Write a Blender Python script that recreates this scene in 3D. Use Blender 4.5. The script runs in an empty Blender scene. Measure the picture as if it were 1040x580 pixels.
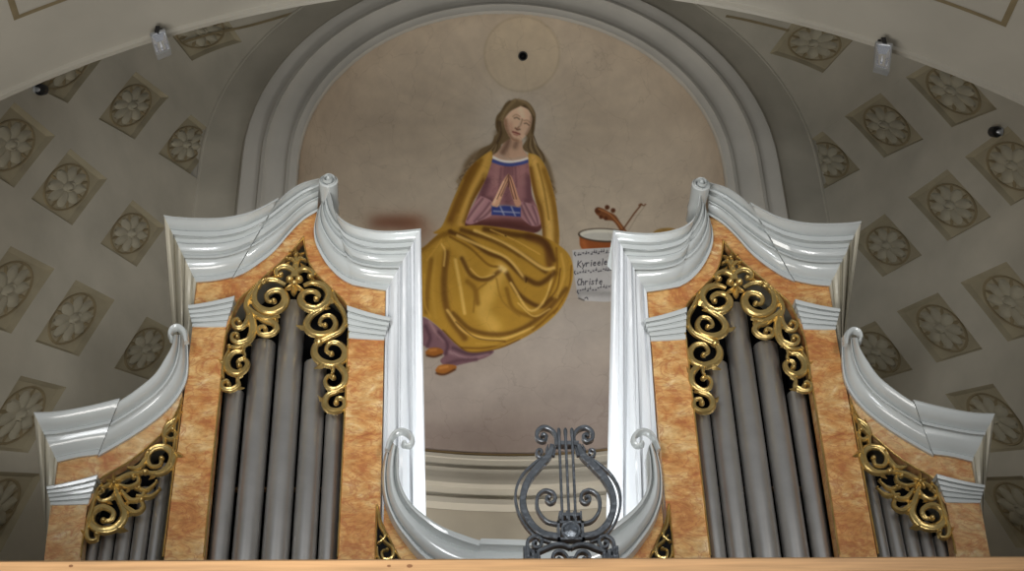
import bpy, bmesh, math, random
import numpy as np
from mathutils import Matrix, Vector
random.seed(4)
SC = bpy.context.scene
COL = SC.collection

# ------------------------------------------------------------------ camera model (image 1040 x 580)
F = 1444.0
_up = np.array([-65., 2105., -F]); _up /= np.linalg.norm(_up)
_X = -F*F/(-65. - .006*2105.)
_xd = np.array([_X, -.006*_X, -F]); _xd /= np.linalg.norm(_xd)
_xd -= _up*np.dot(_xd, _up); _xd /= np.linalg.norm(_xd)
_yd = np.cross(_up, _xd)
M = np.stack([_xd, _yd, _up])
CAM = np.array([-.62, -9.0, 1.6])
def ray(px, py):
    return M @ np.array([px-520., 290.-py, -F])
def P(px, py, Y):
    """the point of the plane at depth Y that the photograph shows at (px, py)"""
    d = ray(px, py); return CAM + d*((Y-CAM[1])/d[1])

cd = bpy.data.cameras.new('camera'); cam = bpy.data.objects.new('camera', cd); COL.objects.link(cam)
cd.sensor_width = 36.0; cd.lens = 36.0*F/1040.0; cd.clip_end = 200
R4 = Matrix.Identity(4)
for i in range(3):
    for j in range(3): R4[i][j] = M[i][j]
    R4[i][3] = CAM[i]
cam.matrix_world = R4
SC.camera = cam
SC.view_settings.view_transform = 'Standard'
SC.view_settings.look = 'None'

# ------------------------------------------------------------------ materials
def s2l(c):
    c = np.asarray(c, float)/255.
    return np.where(c <= .04045, c/12.92, ((c+.055)/1.055)**2.4)
def mat(name, rgb, rough=.5, metal=0., coat=0., var=.0, scale=4., bump=0., bscale=30., spec=.5):
    m = bpy.data.materials.new(name); m.use_nodes = True
    nt = m.node_tree; b = nt.nodes['Principled BSDF']
    c = tuple(rgb)+(1,)
    b.inputs['Base Color'].default_value = c
    b.inputs['Roughness'].default_value = rough; b.inputs['Metallic'].default_value = metal
    b.inputs['Coat Weight'].default_value = coat; b.inputs['Coat Roughness'].default_value = .12
    b.inputs['Specular IOR Level'].default_value = spec
    tc = nt.nodes.new('ShaderNodeTexCoord')
    n = nt.nodes.new('ShaderNodeTexNoise'); n.inputs['Scale'].default_value = scale; n.inputs['Detail'].default_value = 6
    nt.links.new(tc.outputs['Object'], n.inputs['Vector'])
    r = nt.nodes.new('ShaderNodeValToRGB')
    r.color_ramp.elements[0].position = .3; r.color_ramp.elements[1].position = .7
    r.color_ramp.elements[0].color = tuple(x*(1-var) for x in rgb)+(1,)
    r.color_ramp.elements[1].color = tuple(min(1, x*(1+var)) for x in rgb)+(1,)
    nt.links.new(n.outputs['Fac'], r.inputs['Fac']); nt.links.new(r.outputs['Color'], b.inputs['Base Color'])
    if bump:
        n2 = nt.nodes.new('ShaderNodeTexNoise'); n2.inputs['Scale'].default_value = bscale; n2.inputs['Detail'].default_value = 4
        nt.links.new(tc.outputs['Object'], n2.inputs['Vector'])
        bp = nt.nodes.new('ShaderNodeBump'); bp.inputs['Strength'].default_value = bump; bp.inputs['Distance'].default_value = .02
        nt.links.new(n2.outputs['Fac'], bp.inputs['Height']); nt.links.new(bp.outputs['Normal'], b.inputs['Normal'])
    return m
def marble(name, cols, seed):
    m = bpy.data.materials.new(name); m.use_nodes = True
    nt = m.node_tree; b = nt.nodes['Principled BSDF']; L = nt.links
    tc = nt.nodes.new('ShaderNodeTexCoord'); mp = nt.nodes.new('ShaderNodeMapping')
    mp.inputs['Location'].default_value = (seed, seed*.7, seed*1.3); mp.inputs['Scale'].default_value = (1, 1, 1.8)
    mp.inputs['Rotation'].default_value = (0, .5, 0)
    L.new(tc.outputs['Object'], mp.inputs['Vector'])
    n1 = nt.nodes.new('ShaderNodeTexNoise'); n1.inputs['Scale'].default_value = 3.2; n1.inputs['Detail'].default_value = 9
    n1.inputs['Roughness'].default_value = .68; n1.inputs['Distortion'].default_value = .9
    L.new(mp.outputs[0], n1.inputs['Vector'])
    r1 = nt.nodes.new('ShaderNodeValToRGB'); e = r1.color_ramp.elements
    e[0].position = .28; e[0].color = (*cols[0], 1); e[1].position = .74; e[1].color = (*cols[3], 1)
    k = e.new(.43); k.color = (*cols[1], 1); k = e.new(.56); k.color = (*cols[2], 1)
    L.new(n1.outputs['Fac'], r1.inputs['Fac'])
    n2 = nt.nodes.new('ShaderNodeTexNoise'); n2.inputs['Scale'].default_value = 14; n2.inputs['Detail'].default_value = 8
    n2.inputs['Roughness'].default_value = .7
    L.new(mp.outputs[0], n2.inputs['Vector'])
    r2 = nt.nodes.new('ShaderNodeValToRGB'); e = r2.color_ramp.elements
    e[0].position = .35; e[0].color = (.55, .42, .36, 1); e[1].position = .62; e[1].color = (1.12, 1.08, 1.02, 1)
    L.new(n2.outputs['Fac'], r2.inputs['Fac'])
    mx = nt.nodes.new('ShaderNodeMix'); mx.data_type = 'RGBA'; mx.blend_type = 'MULTIPLY'; mx.inputs[0].default_value = .55
    L.new(r1.outputs[0], mx.inputs[6]); L.new(r2.outputs[0], mx.inputs[7])
    # red veins
    n3 = nt.nodes.new('ShaderNodeTexNoise'); n3.inputs['Scale'].default_value = 5; n3.inputs['Detail'].default_value = 5; n3.inputs['Distortion'].default_value = 1.6
    L.new(mp.outputs[0], n3.inputs['Vector'])
    r3 = nt.nodes.new('ShaderNodeValToRGB'); e = r3.color_ramp.elements
    e[0].position = .46; e[0].color = (0, 0, 0, 1); e[1].position = .5; e[1].color = (.6, .6, .6, 1); k = e.new(.545); k.color = (0, 0, 0, 1)
    L.new(n3.outputs['Fac'], r3.inputs['Fac'])
    mx2 = nt.nodes.new('ShaderNodeMix'); mx2.data_type = 'RGBA'
    L.new(r3.outputs[0], mx2.inputs[0]); L.new(mx.outputs[2], mx2.inputs[6]); mx2.inputs[7].default_value = (*cols[4], 1)
    L.new(mx2.outputs[2], b.inputs['Base Color'])
    b.inputs['Roughness'].default_value = .35
    return m
def wood(name, rgb):
    m = bpy.data.materials.new(name); m.use_nodes = True
    nt = m.node_tree; b = nt.nodes['Principled BSDF']; L = nt.links
    tc = nt.nodes.new('ShaderNodeTexCoord'); mp = nt.nodes.new('ShaderNodeMapping'); mp.inputs['Scale'].default_value = (1.2, 20, 34)
    L.new(tc.outputs['Object'], mp.inputs['Vector'])
    n = nt.nodes.new('ShaderNodeTexNoise'); n.inputs['Scale'].default_value = 1.5; n.inputs['Detail'].default_value = 7
    L.new(mp.outputs[0], n.inputs['Vector'])
    r = nt.nodes.new('ShaderNodeValToRGB'); e = r.color_ramp.elements
    e[0].position = .3; e[0].color = tuple(x*.72 for x in rgb)+(1,); e[1].position = .7; e[1].color = tuple(x*1.12 for x in rgb)+(1,)
    L.new(n.outputs['Fac'], r.inputs['Fac']); L.new(r.outputs[0], b.inputs['Base Color'])
    b.inputs['Roughness'].default_value = .45
    return m
def vcol(name):
    m = bpy.data.materials.new(name); m.use_nodes = True
    nt = m.node_tree; b = nt.nodes['Principled BSDF']; L = nt.links
    a = nt.nodes.new('ShaderNodeVertexColor'); a.layer_name = 'paint'
    tc = nt.nodes.new('ShaderNodeTexCoord')
    n = nt.nodes.new('ShaderNodeTexNoise'); n.inputs['Scale'].default_value = 2.2; n.inputs['Detail'].default_value = 9; n.inputs['Roughness'].default_value = .65
    L.new(tc.outputs['Object'], n.inputs['Vector'])
    r = nt.nodes.new('ShaderNodeValToRGB'); e = r.color_ramp.elements
    e[0].position = .3; e[0].color = (.86, .85, .85, 1); e[1].position = .7; e[1].color = (1.08, 1.08, 1.07, 1)
    L.new(n.outputs['Fac'], r.inputs['Fac'])
    # hairline craquelure of old plaster
    v = nt.nodes.new('ShaderNodeTexVoronoi'); v.feature = 'DISTANCE_TO_EDGE'; v.inputs['Scale'].default_value = 2.6
    n2 = nt.nodes.new('ShaderNodeTexNoise'); n2.inputs['Scale'].default_value = 3; n2.inputs['Detail'].default_value = 6
    L.new(tc.outputs['Object'], n2.inputs['Vector'])
    av = nt.nodes.new('ShaderNodeMix'); av.data_type = 'VECTOR'; av.inputs[0].default_value = .3
    L.new(tc.outputs['Object'], av.inputs[4]); L.new(n2.outputs['Color'], av.inputs[5]); L.new(av.outputs[1], v.inputs['Vector'])
    cr = nt.nodes.new('ShaderNodeValToRGB'); e = cr.color_ramp.elements
    e[0].position = 0; e[0].color = (.84, .83, .82, 1); e[1].position = .012; e[1].color = (1, 1, 1, 1)
    L.new(v.outputs['Distance'], cr.inputs['Fac'])
    m1 = nt.nodes.new('ShaderNodeMix'); m1.data_type = 'RGBA'; m1.blend_type = 'MULTIPLY'; m1.inputs[0].default_value = 1
    L.new(a.outputs['Color'], m1.inputs[6]); L.new(r.outputs[0], m1.inputs[7])
    m2 = nt.nodes.new('ShaderNodeMix'); m2.data_type = 'RGBA'; m2.blend_type = 'MULTIPLY'; m2.inputs[0].default_value = .8
    L.new(m1.outputs[2], m2.inputs[6]); L.new(cr.outputs[0], m2.inputs[7])
    L.new(m2.outputs[2], b.inputs['Base Color'])
    b.inputs['Roughness'].default_value = .85; b.inputs['Specular IOR Level'].default_value = .2
    return m

WHITE = mat('white_gloss_paint', (.50, .525, .52), .2, coat=.4, var=.05, scale=3)
LIT_SIDE = mat('lit_side_white', (.66, .68, .70), .3, coat=.2, var=.03, scale=3)  # same white made lighter: light on the inner sides is in the colour
AGED_SHADE = mat('aged_shaded_cream', (.50, .47, .38), .4, var=.08, scale=3)  # aged cream, with shade of the outer sides mixed into the tone
MARB = marble('orange_marbling', [(.34, .11, .04), (.53, .25, .08), (.66, .42, .17), (.80, .68, .44), (.36, .10, .04)], 3.1)
MARB2 = marble('pale_orange_marbling', [(.44, .19, .085), (.58, .33, .14), (.66, .47, .24), (.76, .66, .47), (.44, .15, .07)], 8.4)
GOLD = mat('gilding', (.62, .45, .175), .3, metal=.85, var=.22, scale=9, bump=.12, bscale=60)
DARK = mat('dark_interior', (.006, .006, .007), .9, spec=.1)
PIPE = mat('pipe_metal', (.50, .485, .465), .36, metal=.85, var=.08, scale=5)
IRON = mat('forged_iron', (.125, .138, .155), .33, metal=.75, var=.25, scale=20, bump=.25, bscale=45)
WOOD = wood('varnished_pine', (.50, .29, .135))
PLAS = mat('vault_plaster', (.45, .415, .34), .9, var=.12, scale=1.6, bump=.05, bscale=9, spec=.2)
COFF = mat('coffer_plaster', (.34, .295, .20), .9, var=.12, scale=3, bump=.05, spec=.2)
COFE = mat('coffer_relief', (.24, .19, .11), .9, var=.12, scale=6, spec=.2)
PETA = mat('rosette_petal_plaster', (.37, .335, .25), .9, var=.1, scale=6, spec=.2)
ARCH = mat('arch_plaster', (.47, .44, .375), .9, var=.06, scale=1.5, bump=.04, bscale=8, spec=.2)
MOUL = mat('arch_moulding_plaster', (.57, .54, .48), .85, var=.06, scale=2, spec=.2)
NICH = mat('niche_plaster', (.42, .375, .30), .9, var=.08, scale=2, spec=.2)
OCHL = mat('ochre_line_paint', (.22, .15, .07), .9, var=.2, scale=3)
FLOO = mat('stone_floor', (.30, .28, .25), .6, var=.15, scale=2)
GREY = mat('grey_lamp_metal', (.42, .43, .44), .35, metal=.5, var=.05)
BLAK = mat('black_plastic', (.012, .012, .013), .4, var=.1)
GLAS = mat('lamp_glass', (.72, .74, .78), .12, coat=.8, var=.05)
FRES = vcol('fresco_paint')

# ------------------------------------------------------------------ mesh helpers
class MB:
    def __init__(s): s.v = []; s.f = []
    def add(s, verts, faces):
        o = len(s.v); s.v += [tuple(map(float, p)) for p in verts]; s.f += [tuple(o+i for i in f) for f in faces]
    def grid(s, rows, closed=False):
        n = len(rows[0]); o = len(s.v)
        for r in rows: s.v += [tuple(map(float, p)) for p in r]
        for i in range(len(rows)-1):
            for j in range(n if closed else n-1):
                a = o+i*n+j; b = o+i*n+(j+1) % n
                s.f.append((a, b, b+n, a+n))
    def box(s, lo, hi):
        x0, y0, z0 = lo; x1, y1, z1 = hi
        s.add([(x0,y0,z0),(x1,y0,z0),(x1,y1,z0),(x0,y1,z0),(x0,y0,z1),(x1,y0,z1),(x1,y1,z1),(x0,y1,z1)],
              [(0,3,2,1),(4,5,6,7),(0,1,5,4),(1,2,6,5),(2,3,7,6),(3,0,4,7)])
    def slab(s, poly, y0, y1):
        """polygon of (x, z) points extruded from depth y0 to y1"""
        n = len(poly)
        s.add([(x, y0, z) for x, z in poly]+[(x, y1, z) for x, z in poly],
              [tuple(range(n)), tuple(range(2*n-1, n-1, -1))]+[(i, i+n, (i+1) % n+n, (i+1) % n) for i in range(n)])
    def lathe(s, c, prof, n=24, axis=(0, 0, 1), cap=True):
        a = Vector(axis).normalized(); u = a.orthogonal().normalized(); w = a.cross(u)
        rows = []
        for r, h in prof:
            rows.append([tuple(Vector(c)+a*h+u*(r*math.cos(2*math.pi*k/n))+w*(r*math.sin(2*math.pi*k/n))) for k in range(n)])
        o = len(s.v); s.grid(rows, True)
        if cap:
            s.f.append(tuple(o+k for k in range(n-1, -1, -1))); s.f.append(tuple(o+(len(prof)-1)*n+k for k in range(n)))
    def build(s, name, m, parent=None, side=1, smooth=40, fix=True):
        loc = parent_loc(parent)
        me = bpy.data.meshes.new(name)
        vs = [(x*side-loc[0], y-loc[1], z-loc[2]) for x, y, z in s.v]
        me.from_pydata(vs, [], s.f); me.materials.append(m)
        if fix:
            bm = bmesh.new(); bm.from_mesh(me)
            bmesh.ops.remove_doubles(bm, verts=bm.verts, dist=1e-5)
            big = [f for f in bm.faces if len(f.verts) > 4]
            if big: bmesh.ops.triangulate(bm, faces=big)
            bmesh.ops.recalc_face_normals(bm, faces=bm.faces)
            bm.to_mesh(me); bm.free()
        if smooth:
            me.shade_smooth(); me.set_sharp_from_angle(angle=math.radians(smooth))
        o = bpy.data.objects.new(name, me); COL.objects.link(o)
        if parent is not None: o.parent = parent
        else: pass
        return o
def parent_loc(p):
    l = Vector((0, 0, 0))
    while p is not None: l += p.location; p = p.parent
    return l
def thing(name, label, cat, loc, group=None):
    o = bpy.data.objects.new(name, None); COL.objects.link(o); o.location = loc; o.empty_display_size = .1
    return tag(o, label, cat, group)
def tag(o, label, cat, group=None):
    o['label'] = label; o['category'] = cat
    if group: o['group'] = group
    return o
def struct(mb, name, m, smooth=40):
    o = mb.build(name, m, None, 1, smooth); o['kind'] = 'structure'; return o

def cr(pts, n):
    """n points along a smooth curve through pts, evenly spaced by arc length"""
    p = np.array(pts, float)
    if len(p) == 2:
        t = np.linspace(0, 1, n)[:, None]; return p[0]*(1-t)+p[1]*t
    q = np.vstack([2*p[0]-p[1], p, 2*p[-1]-p[-2]]); out = []
    for i in range(1, len(q)-2):
        for t in np.linspace(0, 1, 12, endpoint=False):
            a, b, c, d = q[i-1], q[i], q[i+1], q[i+2]
            out.append(.5*((2*b)+(c-a)*t+(2*a-5*b+4*c-d)*t*t+(3*b-a-3*c+d)*t**3))
    out.append(p[-1]); out = np.array(out)
    s = np.r_[0, np.cumsum(np.linalg.norm(np.diff(out, axis=0), axis=1))]
    tt = np.linspace(0, s[-1], n)
    return np.stack([np.interp(tt, s, out[:, k]) for k in range(p.shape[1])], 1)
def C_(pts, x0, y0, k): return [(x0+x/k, y0+y/k) for x, y in pts]

def loft(mb, top, bot, prof, ys=1.0, n=28, back=.12, y0=0.0):
    """moulding between two image curves; prof = (share of the way down, projection)"""
    T = cr(top, n); B = cr(bot, n); rows = []
    r0 = []
    for i in range(n):
        p = P(*T[i], -prof[0][1]*ys+y0); r0.append((p[0], back, p[2]-.01))
    rows.append(r0)
    for t, w in prof:
        rows.append([tuple(P(*(T[i]*(1-t)+B[i]*t), -w*ys+y0)) for i in range(n)])
    r1 = []
    for i in range(n):
        p = rows[-1][i]; r1.append((p[0], back, p[2]))
    rows.append(r1)
    o = len(mb.v); mb.grid(rows); m = len(rows)
    mb.f.append(tuple(o+k*n for k in range(m))); mb.f.append(tuple(o+k*n+n-1 for k in range(m-1, -1, -1)))

def stroke(mb, pts, w, Y=-.03, h=.035, n=None, groove=.3, bulb=True, ns=9, ylift=None, tips=()):
    """carved band in relief along image points; w = widths in metres (list spread over the length)"""
    q = [P(x, y, Y) for x, y in pts]; q = [(a[0], a[2]) for a in q]
    L = sum(math.hypot(q[i+1][0]-q[i][0], q[i+1][1]-q[i][1]) for i in range(len(q)-1))
    n = n or max(12, min(70, int(L/.012)))
    c = cr(q, n); t = np.gradient(c, axis=0); t /= np.linalg.norm(t, axis=1)[:, None]+1e-9
    nr = np.stack([-t[:, 1], t[:, 0]], 1)
    ws = np.interp(np.linspace(0, 1, n), np.linspace(0, 1, len(w)), w)
    rows = []
    for i in range(n):
        row = []; hh = h*min(1., .45+.55*ws[i]/max(w))
        for a in np.linspace(-math.pi/2, math.pi/2, ns):
            s_ = math.sin(a); z = math.cos(a)*(1-groove*math.exp(-((s_-.15)/.28)**2))
            lift = 0 if ylift is None else ylift*i/(n-1)
            p = c[i]+nr[i]*s_*ws[i]/2
            row.append((p[0], Y-lift-hh*z, p[1]))
        rows.append(row)
    for tp in tips:
        i = int(tp*(n-1)); j0, j1 = max(0, i-3), min(n-1, i+3)
        cv = t[j0][0]*t[j1][1]-t[j0][1]*t[j1][0]; out = nr[i]*(-1 if cv > 0 else 1)
        d = out*.75-t[i]*.65; d /= np.linalg.norm(d); e = np.array((-d[1], d[0])); L = ws[i]*1.15; b = c[i]+out*ws[i]*.25
        mb.grid([[(b[0]+d[0]*L*u+e[0]*s_*ww, Y-h*.8*(1-abs(s_))*(1-.6*u)-.004, b[1]+d[1]*L*u+e[1]*s_*ww) for s_ in (-1, -.5, 0, .5, 1)] for u, ww in ((0, .3*L), (.3, .34*L), (.65, .2*L), (1, .01*L))])
    o = len(mb.v); mb.grid(rows)
    for rr, k in ((0, 1), ((n-1)*ns, -1)):
        mb.f.append(tuple(o+rr+j for j in range(ns))[::k])
    if bulb:
        r = ws[-1]*.72; e = c[-1]
        dome(mb, e[0], Y-(0 if ylift is None else ylift), e[1], r, h*1.15)
def dome(mb, x, y, z, r, h, n=14):
    rows = []
    for a in (0, .35, .7, 1.0, 1.3, 1.5):
        rows.append([(x+r*math.cos(a)*math.cos(2*math.pi*k/n), y-h*math.sin(a), z+r*math.cos(a)*math.sin(2*math.pi*k/n)) for k in range(n)])
    o = len(mb.v); mb.grid(rows, True); mb.f.append(tuple(o+5*n+k for k in range(n)))
def leafp(mb, base, tip, wid, Y=-.035, h=.03, bend=0.):
    """pointed leaf from base to tip (image points) with a mid rib"""
    a = P(*base, Y); b = P(*tip, Y); a = np.array((a[0], a[2])); b = np.array((b[0], b[2]))
    d = b-a; L = np.linalg.norm(d); d /= L; nn = np.array((-d[1], d[0])); rows = []
    for u in np.linspace(0, 1, 9):
        ww = wid*(math.sin(math.pi*min(1, u*.86+.14))**.8)*.5
        c = a+d*L*u+nn*bend*math.sin(math.pi*u)
        rows.append([(c[0]+nn[0]*s*ww, Y-h*(1-abs(s)**1.5)*(1-.5*u)*(.75 if abs(s) < .2 else 1), c[1]+nn[1]*s*ww) for s in (-1, -.6, -.25, 0, .25, .6, 1)])
    mb.grid(rows)

# ------------------------------------------------------------------ vault: stilted splayed vault over the gallery
XA = .25; YB = 3.5; YAPEX = 11.0; RB = 3.52; ZC = 11.86; ZA = 11.40
def vault(th, Y, inset=0., side=-1):
    k = (YAPEX-Y)/(YAPEX-YB); R = RB*k; cz = ZA+(ZC-ZA)*k; r = R-inset; t = math.radians(th)
    if th >= 0: return (XA+side*r*math.cos(t), Y, cz+r*math.sin(t))
    return (XA+side*r, Y, cz+R*t)
def vault_hit(px, py):
    d = ray(px, py); d = d/np.linalg.norm(d); ts = np.linspace(3, 40, 9000); p = CAM+ts[:, None]*d
    k = (YAPEX-p[:, 1])/(YAPEX-YB); u = (p[:, 0]-XA)/(RB*k); v = (p[:, 2]-(ZA+(ZC-ZA)*k))/(RB*k)
    g = np.where(v > 0, np.hypot(u, v), np.abs(u))-1
    i = np.where((g[:-1] < 0) & (g[1:] >= 0) & (k[:-1] > 0))[0][-1]
    th = math.degrees(math.atan2(v[i], abs(u[i])) if v[i] > 0 else v[i])
    return th, p[i, 1]
COFFERS = {  # side: row -> list of (image centre, label)
 -1: {0: [((206, 32), 'rosette coffer cut by the big front arch, between left floodlight and painted niche')],
      1: [((76, 72), 'rosette coffer half hidden by the front arch, left of the left floodlight'), ((138, 103), 'whole square rosette coffer directly below the left floodlight'), ((192, 150), 'rosette coffer on left vault cut off by the curved niche frame')],
      2: [((15, 145), 'rosette coffer at left photo edge, below the small black spot fitting'), ((72, 193), 'whole rosette coffer on left vault, diagonally below-left of the one under floodlight'), ((137, 236), 'rosette coffer just left of the left tower cornice corner')],
      3: [((14, 281), 'rosette coffer at left photo edge, midway up the left vault'), ((79, 321), 'rosette coffer on dark left vault, above the left wing cornice'), ((150, 366), 'shadowed rosette coffer beside the curled tip of left wing cornice')],
      4: [((25, 421), 'rosette coffer in dark vault just above left wing cornice outer corner')],
      5: [((-3, 520), 'rosette coffer sliver at left photo edge, lowest of the left vault')]},
 1: {0: [((824, 45), 'rosette coffer at top right, between niche frame and the right floodlight')],
     1: [((960, 85), 'rosette coffer half hidden by the front arch, right of the right floodlight'), ((895, 123), 'whole square rosette coffer directly below the right floodlight'), ((838, 166), 'rosette coffer on right vault cut off by the curved niche frame')],
     2: [((1026, 172), 'rosette coffer at right photo edge, below the small black spot fitting'), ((962, 208), 'whole rosette coffer on right vault, diagonally below-right of the one under floodlight'), ((897, 247), 'rosette coffer just right of the right tower cornice corner')],
     3: [((1021, 300), 'rosette coffer at right photo edge, midway up the right vault'), ((952, 333), 'rosette coffer on right vault, above the right wing cornice'), ((888, 362), 'shadowed rosette coffer beside the curled tip of right wing cornice')],
     4: [((1005, 425), 'rosette coffer on right vault, just above and behind right wing cornice outer corner')],
     5: [((1035, 520), 'rosette coffer at right photo edge, lowest of the right vault')]}}
YF, YE = -.3, 3.54
SHEAR = .031
def build_vault():
    mb = MB()
    for side, rows in COFFERS.items():
        cells = []
        for r, lst in rows.items():
            hits = [vault_hit(*c) for c, _ in lst]; sl = 4.6 if r == 1 else (1.5 if r == 0 else 0.)
            ths = [h[0]-sl*(h[1]-2.5) for h, (c, l) in zip(hits, lst) if c not in ((76, 72), (960, 85))]; thc = sum(ths)/len(ths)
            dth = 6.1 if r < 2 else (5.3 if r < 4 else 4.7)
            ys = [{(76, 72): 1.47, (960, 85): 1.67}.get(c, h[1]) for h, (c, _) in zip(hits, lst)]
            cells.append((thc, dth, [(y_, lab) for y_, (c, lab) in zip(ys, lst)], sl))
        cells.sort(key=lambda c: -c[0])
        edge, esl = 90., 0.
        def strip(t0, t1, ya, yb, shc=None, s0=0., s1=0.):
            n = max(1, int(abs(t0-t1)/1.2)); m = max(2, int((yb-ya)/.15)); rws = []
            for u in np.linspace(0, 1, n+1):
                t = t0+(t1-t0)*u; sl = s0+(s1-s0)*u; sh = 0 if shc is None else SHEAR*(t-shc)
                a = ya if ya <= YF+1e-6 else min(max(ya+sh, YF), YE)
                b = yb if yb >= YE-1e-6 else min(max(yb+sh, YF), YE)
                rws.append([vault(t+sl*(y-2.5), y, 0, side) for y in np.linspace(a, b, m)])
            mb.grid(rws)
        for thc, dth, lst, sl in cells:
            strip(edge, thc+dth, YF, YE, None, esl, sl)
            hy = .262
            lst = sorted(lst); y = YF
            for yc, lab in lst:
                if yc-hy > y: strip(thc+dth, thc-dth, y, yc-hy, thc, sl, sl)
                coffer(side, thc, dth, yc, hy, lab, sl)
                y = yc+hy
            if y < YE: strip(thc+dth, thc-dth, y, YE, thc, sl, sl)
            edge, esl = thc-dth, sl
        strip(edge, -115, YF, YE)
    o = mb.build('ceiling', PLAS, None, 1, 0, False); o['kind'] = 'structure'
def coffer(side, thc, dth, yc, hy, lab, sl=0.):
    def S(a, b, inset):  # a,b in -1..1 : along row, up the vault
        t = thc+b*dth; Y = yc+a*hy+SHEAR*(t-thc)
        return vault(t+sl*(Y-2.5), min(Y, YE+.25), inset, side)
    c = S(0, 0, 0)
    root = thing('ceiling_coffer', lab, 'coffer', (c[0], c[1], c[2]), 'rosette coffers of the vault')
    D = -.045
    mb = MB()
    ring0 = []; ring1 = []; N = 10
    def sq(h):
        pts = []
        for k in range(N): pts.append((-h+2*h*k/N, -h))
        for k in range(N): pts.append((h, -h+2*h*k/N))
        for k in range(N): pts.append((h-2*h*k/N, h))
        for k in range(N): pts.append((-h, h-2*h*k/N))
        return pts
    rows = [[S(a, b, ins) for a, b in sq(h)] for h, ins in ((1, 0), (.985, -.004), (.90, D), (.5, D))]
    mb.grid(rows, True); o = len(mb.v)-4*N
    mb.f.append(tuple(o+k for k in range(4*N)))
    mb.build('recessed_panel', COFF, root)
    ell = .70
    def polar(r, a, ins): return S(r*math.cos(a), r*math.sin(a), ins)
    n = 32; mb = MB()
    mb.grid([[polar(r, 2*math.pi*k/n, D+i) for k in range(n)] for r, i in ((.85, 0), (.84, .012), (.79, .012), (.78, 0))], True)
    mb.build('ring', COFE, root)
    np_ = 8
    for q in range(np_):
        a0 = 2*math.pi*(q+.5)/np_; mb = MB(); rws = []
        for u in np.linspace(0, 1, 7):
            r = .18+.54*u; w = .40*(math.sin(math.pi*(.12+.80*u))**.9)
            rws.append([polar(r, a0+s*w/max(r*1.1, .2)*.62, D+.004+.032*(1-s*s)*(.6+.4*math.sin(math.pi*u))) for s in (-1, -.5, 0, .5, 1)])
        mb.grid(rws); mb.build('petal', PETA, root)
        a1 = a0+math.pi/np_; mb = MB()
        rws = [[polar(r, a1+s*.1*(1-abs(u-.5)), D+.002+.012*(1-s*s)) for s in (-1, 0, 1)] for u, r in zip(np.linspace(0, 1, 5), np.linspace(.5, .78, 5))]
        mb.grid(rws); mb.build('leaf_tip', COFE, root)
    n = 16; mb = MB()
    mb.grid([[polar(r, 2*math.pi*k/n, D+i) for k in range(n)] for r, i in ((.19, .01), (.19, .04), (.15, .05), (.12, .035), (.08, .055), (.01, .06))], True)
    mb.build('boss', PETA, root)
build_vault()

# ------------------------------------------------------------------ back wall, niche frame, niche
def arch_rows(prof, zlow, n=40, cx=XA, cz=ZC):
    """profile of (radius, depth) carried up one jamb, round the arch and down the other"""
    rows = []
    for r, y in prof:
        row = [(cx-r, y, zlow)]
        for k in range(n+1):
            a = math.pi*(1-k/n); row.append((cx+r*math.cos(a), y, cz+r*math.sin(a)))
        row.append((cx+r, y, zlow)); rows.append(row)
    return rows
GZ = 3.65   # gallery floor
mb = MB(); mb.grid(arch_rows([(RB+.35, 3.5), (3.535, 3.5), (3.525, 3.49), (3.505, 3.49), (3.495, 3.5), (3.04, 3.5)], GZ)); struct(mb, 'wall_back', PLAS)
mb = MB(); mb.grid(arch_rows([(3.06, 3.51), (3.05, 3.44), (3.03, 3.42), (2.98, 3.425), (2.90, 3.46), (2.84, 3.47), (2.83, 3.42), (2.79, 3.41), (2.77, 3.45), (2.72, 3.50), (2.63, 3.53), (2.56, 3.53), (2.55, 3.50), (2.51, 3.49), (2.48, 3.52), (2.44, 3.53), (2.425, 3.56), (2.425, 3.70)], GZ, cz=11.89)); struct(mb, 'trim_1', MOUL)
NA, NB, NY = 2.42, 1.35, 3.56    # niche half width, depth, mouth
NZ = 11.89
def niche_hit(gx, gy):
    d = np.stack([gx-520., 290.-gy, np.full_like(gx, -F)], -1) @ M.T
    o = CAM-np.array([XA, NY, NZ])
    a = (d[..., 0]/NA)**2+(d[..., 1]/NB)**2; b = 2*(d[..., 0]*o[0]/NA**2+d[..., 1]*o[1]/NB**2); c = (o[0]/NA)**2+(o[1]/NB)**2-1
    disc = b*b-4*a*c; ok = disc > 0; t = (-b+np.sqrt(np.maximum(disc, 0)))/(2*a)
    z = o[2]+t*d[..., 2]
    a2 = a+(d[..., 2]/NA)**2; b2 = b+2*d[..., 2]*o[2]/NA**2; c2 = c+(o[2]/NA)**2
    disc2 = b2*b2-4*a2*c2; t2 = (-b2+np.sqrt(np.maximum(disc2, 0)))/(2*a2)
    up = z > 0
    t = np.where(up, t2, t); ok = np.where(up, disc2 > 0, ok)
    p = CAM+t[..., None]*d
    return p, ok & (p[..., 1] > NY-.0)
PZ = niche_hit(np.array([520.]), np.array([464.]))[0][0][2]   # lower edge of the painting
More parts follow.
